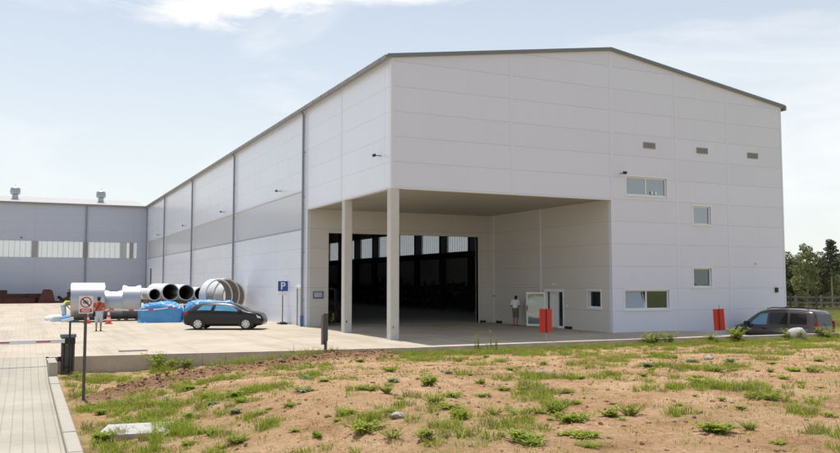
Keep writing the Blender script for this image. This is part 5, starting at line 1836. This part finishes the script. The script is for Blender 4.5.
def weed(kind, x, y, s, label, rz):
    spec = dict(tall=(1, .95, .10, 4, .075, 'weed', True), bushy=(2, .22, .28, 30, .13, 'weed', False), spread=(3, .16, .34, 24, .14, 'weed', False), grey=(4, .18, .24, 9, .16, 'weed_grey', False), bush=(5, .72, .42, 20, .14, 'weed', False))[kind]
    z = terr_z(x, y)
    NVAR[kind] = NVAR.get(kind, 0) + 1
    var = NVAR[kind] % 5
    group_kind = kind
    kind = (kind, var)
    if kind not in PROT:
        t = thing('weed', label, 'weed', (x, y, z), rz)
        r0 = random.Random(var * 7 + spec[0])
        st, lf_ = weed_mesh(spec[0] * 10 + var, spec[1] * r0.uniform(.55, 1.15), spec[2] * r0.uniform(.8, 1.35), int(spec[3] * r0.uniform(.6, 1.2)), spec[4] * r0.uniform(.75, 1.2), spec[5], spec[6], {'grey': .26, 'bush': .2, 'tall': .16}.get(group_kind, (.085, .12, .2, .07, .15)[var]))
        st.build('stem', M[spec[5]], t, fix=False); lf_.build('foliage', M[spec[5]], t, fix=False)
        PROT[kind] = t
    else:
        t = copy_tree(PROT[kind]); t.location = (x, y, z); t.rotation_euler = (0, 0, rz); t['label'] = label
    t.scale = (s * random.uniform(.85, 1.25), s * random.uniform(.85, 1.25), s * random.uniform(.7, 1.1))
    t['group'] = {'tall': 'tall weeds along the low wall', 'bushy': 'bushy weeds on the dirt field', 'spread': 'low spreading weeds on the dirt field', 'grey': 'grey green weeds on the dirt field', 'bush': 'leafy bushes of weed along the low wall'}[group_kind]
    return t
def gx(px, py, z):            # photo pixel -> point on the plane of height z, used once to place plants
    f = 823.0; yaw = R(25.6); pt = math.atan(56 / 823.0)
    fw = Vector((math.sin(yaw) * math.cos(pt), math.cos(yaw) * math.cos(pt), math.sin(pt))); rt = Vector((math.cos(yaw), -math.sin(yaw), 0)); up = rt.cross(fw)
    r = fw * f + rt * (px - 420) + up * (226.5 - py); t = (z - 2.5) / r.z
    p = Vector((-14.45, -33.1, 2.5)) + r * t
    return p.x, p.y
def at(px, py):
    z = 0.0
    for _ in range(6):
        x, y = gx(px, py, z); z = field_base(x, y)
    return x, y
for px, py, s in ((436, 346, 1.0), (446, 347, .8), (462, 347, .85), (467, 347, .8), (455, 347, .6), (150, 369, .55), (205, 357, .5), (270, 353, .45)):
    x, y = at(px, py); y = min(y, edge_y(x) - .5)
    weed('tall', x, y, s * 1.45, 'tall thin weed with upright stems growing against the low wall', random.uniform(0, 6))
for px, py, s in ((598, 340, .8), (613, 341, .8), (632, 341, .75), (675, 340, .7), (697, 339, .85), (748, 337, 1.0), (160, 371, .75), (171, 369, .65), (182, 367, .6), (78, 380, .35), (815, 337, .7), (795, 337, .8)):
    x, y = at(px, py); y = min(y, edge_y(x) - .6)
    weed('bush', x, y, s * 1.35, 'leafy light green bush of weed at the border of the dirt field', random.uniform(0, 6))
WB = [(104, 442), (112, 438), (120, 440), (108, 434), (150, 415), (100, 415), (347, 413), (386, 393), (433, 386), (455, 361), (360, 362), (388, 372), (432, 405), (480, 384), (495, 413), (458, 418), (522, 440), (556, 414), (608, 416), (612, 345), (740, 410), (716, 432), (752, 431), (672, 358), (700, 362), (745, 345), (780, 350), (118, 425), (205, 398), (230, 396), (193, 390), (190, 420), (240, 442), (320, 437), (540, 415), (590, 437), (575, 405), (630, 415), (483, 357), (560, 354), (650, 355), (810, 372), (770, 372), (425, 440), (392, 440)]
for px, py in WB:
    x, y = at(px + random.uniform(-4, 4), py)
    weed('bushy', x, y, random.choice((.45, .6, .75, .9, 1.1)), 'bushy bright green weed tuft standing on the dirt', random.uniform(0, 6))
for _ in range(85):
    px, py = random.uniform(95, 835), random.uniform(362, 448)
    x, y = at(px, py)
    weed('spread', x, y, random.choice((.3, .4, .5, .7, .95)), 'low spreading green weed flat on the dirt', random.uniform(0, 6))
for px, py in ((236, 413), (304, 392), (308, 380), (166, 403), (447, 375), (730, 364), (690, 362), (735, 390), (212, 405), (395, 382), (648, 368)):
    x, y = at(px, py)
    weed('grey', x, y, random.uniform(.7, 1.1), 'grey green broad-leaved weed on the dirt', random.uniform(0, 6))

# ------------------------------------------------------------------ trees and fences on the right
def leaves(rng, lobes, n, size):
    """lobes: (cx,cy,cz,rx,rz). returns numpy verts, faces of small leaf cards"""
    wts = np.array([l[3] ** 2 * l[4] for l in lobes]); wts = wts / wts.sum()
    idx = rng.choice(len(lobes), n, p=wts)
    L_ = np.array(lobes)[idx]
    d = rng.normal(size=(n, 3)); d /= np.linalg.norm(d, axis=1)[:, None]
    r = rng.uniform(.45, 1.05, n) ** .6
    P = L_[:, :3] + d * r[:, None] * np.stack([L_[:, 3], L_[:, 3], L_[:, 4]], 1)
    u = rng.normal(size=(n, 3)); u /= np.linalg.norm(u, axis=1)[:, None]
    w = np.cross(u, rng.normal(size=(n, 3))); w /= np.linalg.norm(w, axis=1)[:, None]
    s = size * rng.uniform(.5, 1.4, n)[:, None]
    V = np.stack([P - u * s, P + w * s * .5, P + u * s, P - w * s * .5], 1).reshape(-1, 3)
    F = np.arange(4 * n).reshape(-1, 4)
    return V, F
def tree_proto(kind, seed):
    rng = np.random.default_rng(seed); rr = random.Random(seed)
    name = {'leafy': 'leafy_tree', 'birch': 'birch_tree', 'pine': 'pine_tree'}[kind]
    t = thing(name, 'x', 'tree')
    tr = MB()
    if kind == 'pine':
        H = 8.4
        tr.tube((0, 0, -.2), (.1, 0, H), .13, .03, 8)
        lobes = []
        for k in range(22):
            z = H * (.50 + .5 * k / 21); rad = (1 - (k / 21) ** 1.2) * 1.25 + .15
            a = k * 2.4
            e = (math.cos(a) * rad * .8, math.sin(a) * rad * .8, z + .25)
            tr.tube((.05, 0, z - .2), e, .03, .01, 5)
            lobes.append((e[0], e[1], e[2], .42, .24)); lobes.append((e[0] * .5, e[1] * .5, z + .1, .36, .22))
        for k in range(5):
            z = H * (.2 + .06 * k); a = k * 2.1; tr.tube((.02, 0, z), (math.cos(a) * .7, math.sin(a) * .7, z + .1), .02, .006, 4)
        V, F = leaves(rng, lobes, 2600, .13); lm = M['needle']; bm_ = M['bark_birch']
    else:
        H = 6.6 if kind == 'leafy' else 7.2
        tr.tube((0, 0, -.2), (.05, .05, H * .45), .15, .10, 8); tr.tube((.05, .05, H * .45), (.1, 0, H * .92), .10, .02, 7)
        lobes = []
        nl = 26 if kind == 'leafy' else 22
        for k in range(nl):
            u = (k + .5) / nl
            z = H * (.16 + .82 * u)
            wid = (1.75 if kind == 'leafy' else 1.15) * math.sin(math.pi * min(1, (.12 + .86 * u)) ** .8) ** .7 + .15
            a = k * 2.39996 + rr.uniform(-.4, .4); q = wid * rr.uniform(.45, .95)
            c = (math.cos(a) * q, math.sin(a) * q, z + rr.uniform(-.3, .3))
            tr.tube((.05, .03, max(.4, z - .7)), c, .04, .012, 5)
            lobes.append((*c, rr.uniform(.45, .85) * (1 if kind == 'leafy' else .8), rr.uniform(.4, .75)))
        V, F = leaves(rng, lobes, 4200 if kind == 'leafy' else 3000, .13)
        lm = M['leaf'] if kind == 'leafy' else M['leaf_light']; bm_ = M['bark'] if kind == 'leafy' else M['bark_birch']
    tr.build('trunk', bm_, t, smooth=60, fix=False)
    mb = MB(); mb.v = [tuple(p) for p in V.tolist()]; mb.f = [tuple(q) for q in F.tolist()]; mb.m = [0] * len(mb.f)
    mb.build('crown', lm, t, fix=False)
    return t
protos = {('leafy', 0): tree_proto('leafy', 1), ('leafy', 1): tree_proto('leafy', 2), ('birch', 0): tree_proto('birch', 3), ('birch', 1): tree_proto('birch', 4), ('pine', 0): tree_proto('pine', 5)}
used = set()
def tree(kind, var, x, y, s, label):
    p = protos[(kind, var)]
    t = p if (kind, var) not in used else copy_tree(p)
    used.add((kind, var))
    t.location = (x, y, -.45); t.rotation_euler = (0, 0, random.uniform(0, 6)); t.scale = (s, s, s * random.uniform(.92, 1.08))
    t['label'] = label; t['group'] = 'trees beyond the fence'
def polar(px, d):             # a point d metres out in the direction of a photo column
    a = R(25.6) + math.atan((px - 420) / 823.0)
    r = d / math.cos(a - R(25.6))
    return -14.45 + r * math.sin(a), -33.1 + r * math.cos(a)
TR = [(781, 90, 'leafy', 0, .88), (789, 90, 'leafy', 1, .84), (798, 92, 'birch', 0, .86), (806, 86, 'birch', 1, .93), (812, 90, 'leafy', 0, .9), (822, 88, 'leafy', 1, .86), (831, 86, 'pine', 0, .90), (836, 96, 'leafy', 0, .98), (842, 90, 'birch', 1, .85),
      (850, 92, 'leafy', 1, 1.0), (860, 88, 'leafy', 0, .95), (870, 92, 'birch', 0, 1.0), (882, 90, 'leafy', 1, .9), (770, 100, 'leafy', 1, .9), (760, 104, 'leafy', 0, .95)]
TL = {'leafy': 'dark bushy broadleaf tree in the row beyond the fence', 'birch': 'slender light green birch in the row beyond the fence', 'pine': 'tall thin pine with a bare trunk rising above the tree row'}
for px, d, k, v, s in TR:
    x, y = polar(px, d); tree(k, v, x, y, s, TL[k])
# shrubs / distant wood behind the row
rng = np.random.default_rng(9)
lobes = []
for k in range(150):
    px = rng.uniform(740, 930); d = rng.uniform(102, 122); x, y = polar(px, d)
    lobes.append((x, y, rng.uniform(.3, 4.2), rng.uniform(1.3, 2.2), rng.uniform(1.0, 1.9)))
V, F = leaves(rng, lobes, 26000, .26)
mb = MB(); mb.v = [tuple(p) for p in V.tolist()]; mb.f = [tuple(q) for q in F.tolist()]; mb.m = [0] * len(mb.f)
o = mb.build('woodland', M['leaf'], fix=False); tag(o, 'dense dark wood behind the tree row', 'woodland', kind='stuff')
# wire fence with dark posts
A = Vector((51.5, 27.2, -.5)); B = Vector((35.5, 5.0, -.5))
t = thing('wire_fence', 'dark wire mesh fence with slim dark posts right of the hall', 'fence', (0, 0, 0))
n = 4
P0 = Vector((*polar(789, 63), -.5)); P1 = Vector((*polar(815, 57), -.5)); dd = P1 - P0
posts = [P0 + dd * k for k in range(-2, 4)]
for p in posts:
    MB().box(p.x - .06, p.x + .06, p.y - .06, p.y + .06, -.6, 1.72).build('post', M['fence'], t)
for a, b in zip(posts[:-1], posts[1:]):
    mb = MB()
    for k in range(11):
        z = -.35 + k * .2; mb.bar((a.x, a.y, z), (b.x, b.y, z), .012, .012)
    m_ = int((b - a).length / .25)
    for k in range(1, m_):
        q = a.lerp(b, k / m_); mb.bar((q.x, q.y, -.4), (q.x, q.y, 1.66), .008, .008)
    mb.build('mesh_panel', M['fence'], t)
t = thing('rail_fence', 'weathered horizontal rail fence in front of the trees', 'fence', (0, 0, 0))
Q0 = Vector((*polar(770, 84), -.45)); Q1 = Vector((*polar(900, 78), -.45))
mb = MB()
for z in (.35, .95, 1.5):
    mb.bar(Q0 + Vector((0, 0, z)), Q1 + Vector((0, 0, z)), .08, .16)
mb.build('rail', M['fence_wood'], t)
for k in range(6):
    q = Q0.lerp(Q1, k / 5); MB().box(q.x - .09, q.x + .09, q.y - .09, q.y + .09, -.6, 1.25).build('post', M['fence_wood'], t)
# tall grass on the meadow by the fence
cl = []
for _ in range(2600):
    px = rnd.uniform(776, 860); d = rnd.uniform(52, 92); x, y = polar(px, d)
    if x < 34.5: continue
    cl.append((x, y, terr_z(x, y), .6, rnd.uniform(.25, .6), 12, 1 if rnd.random() < .3 else 0))
o = blades_mesh('meadow_grass', cl, [M['grass'], M['grass_dry']])
tag(o, 'rough green meadow grass around the fence', 'grass', kind='stuff')
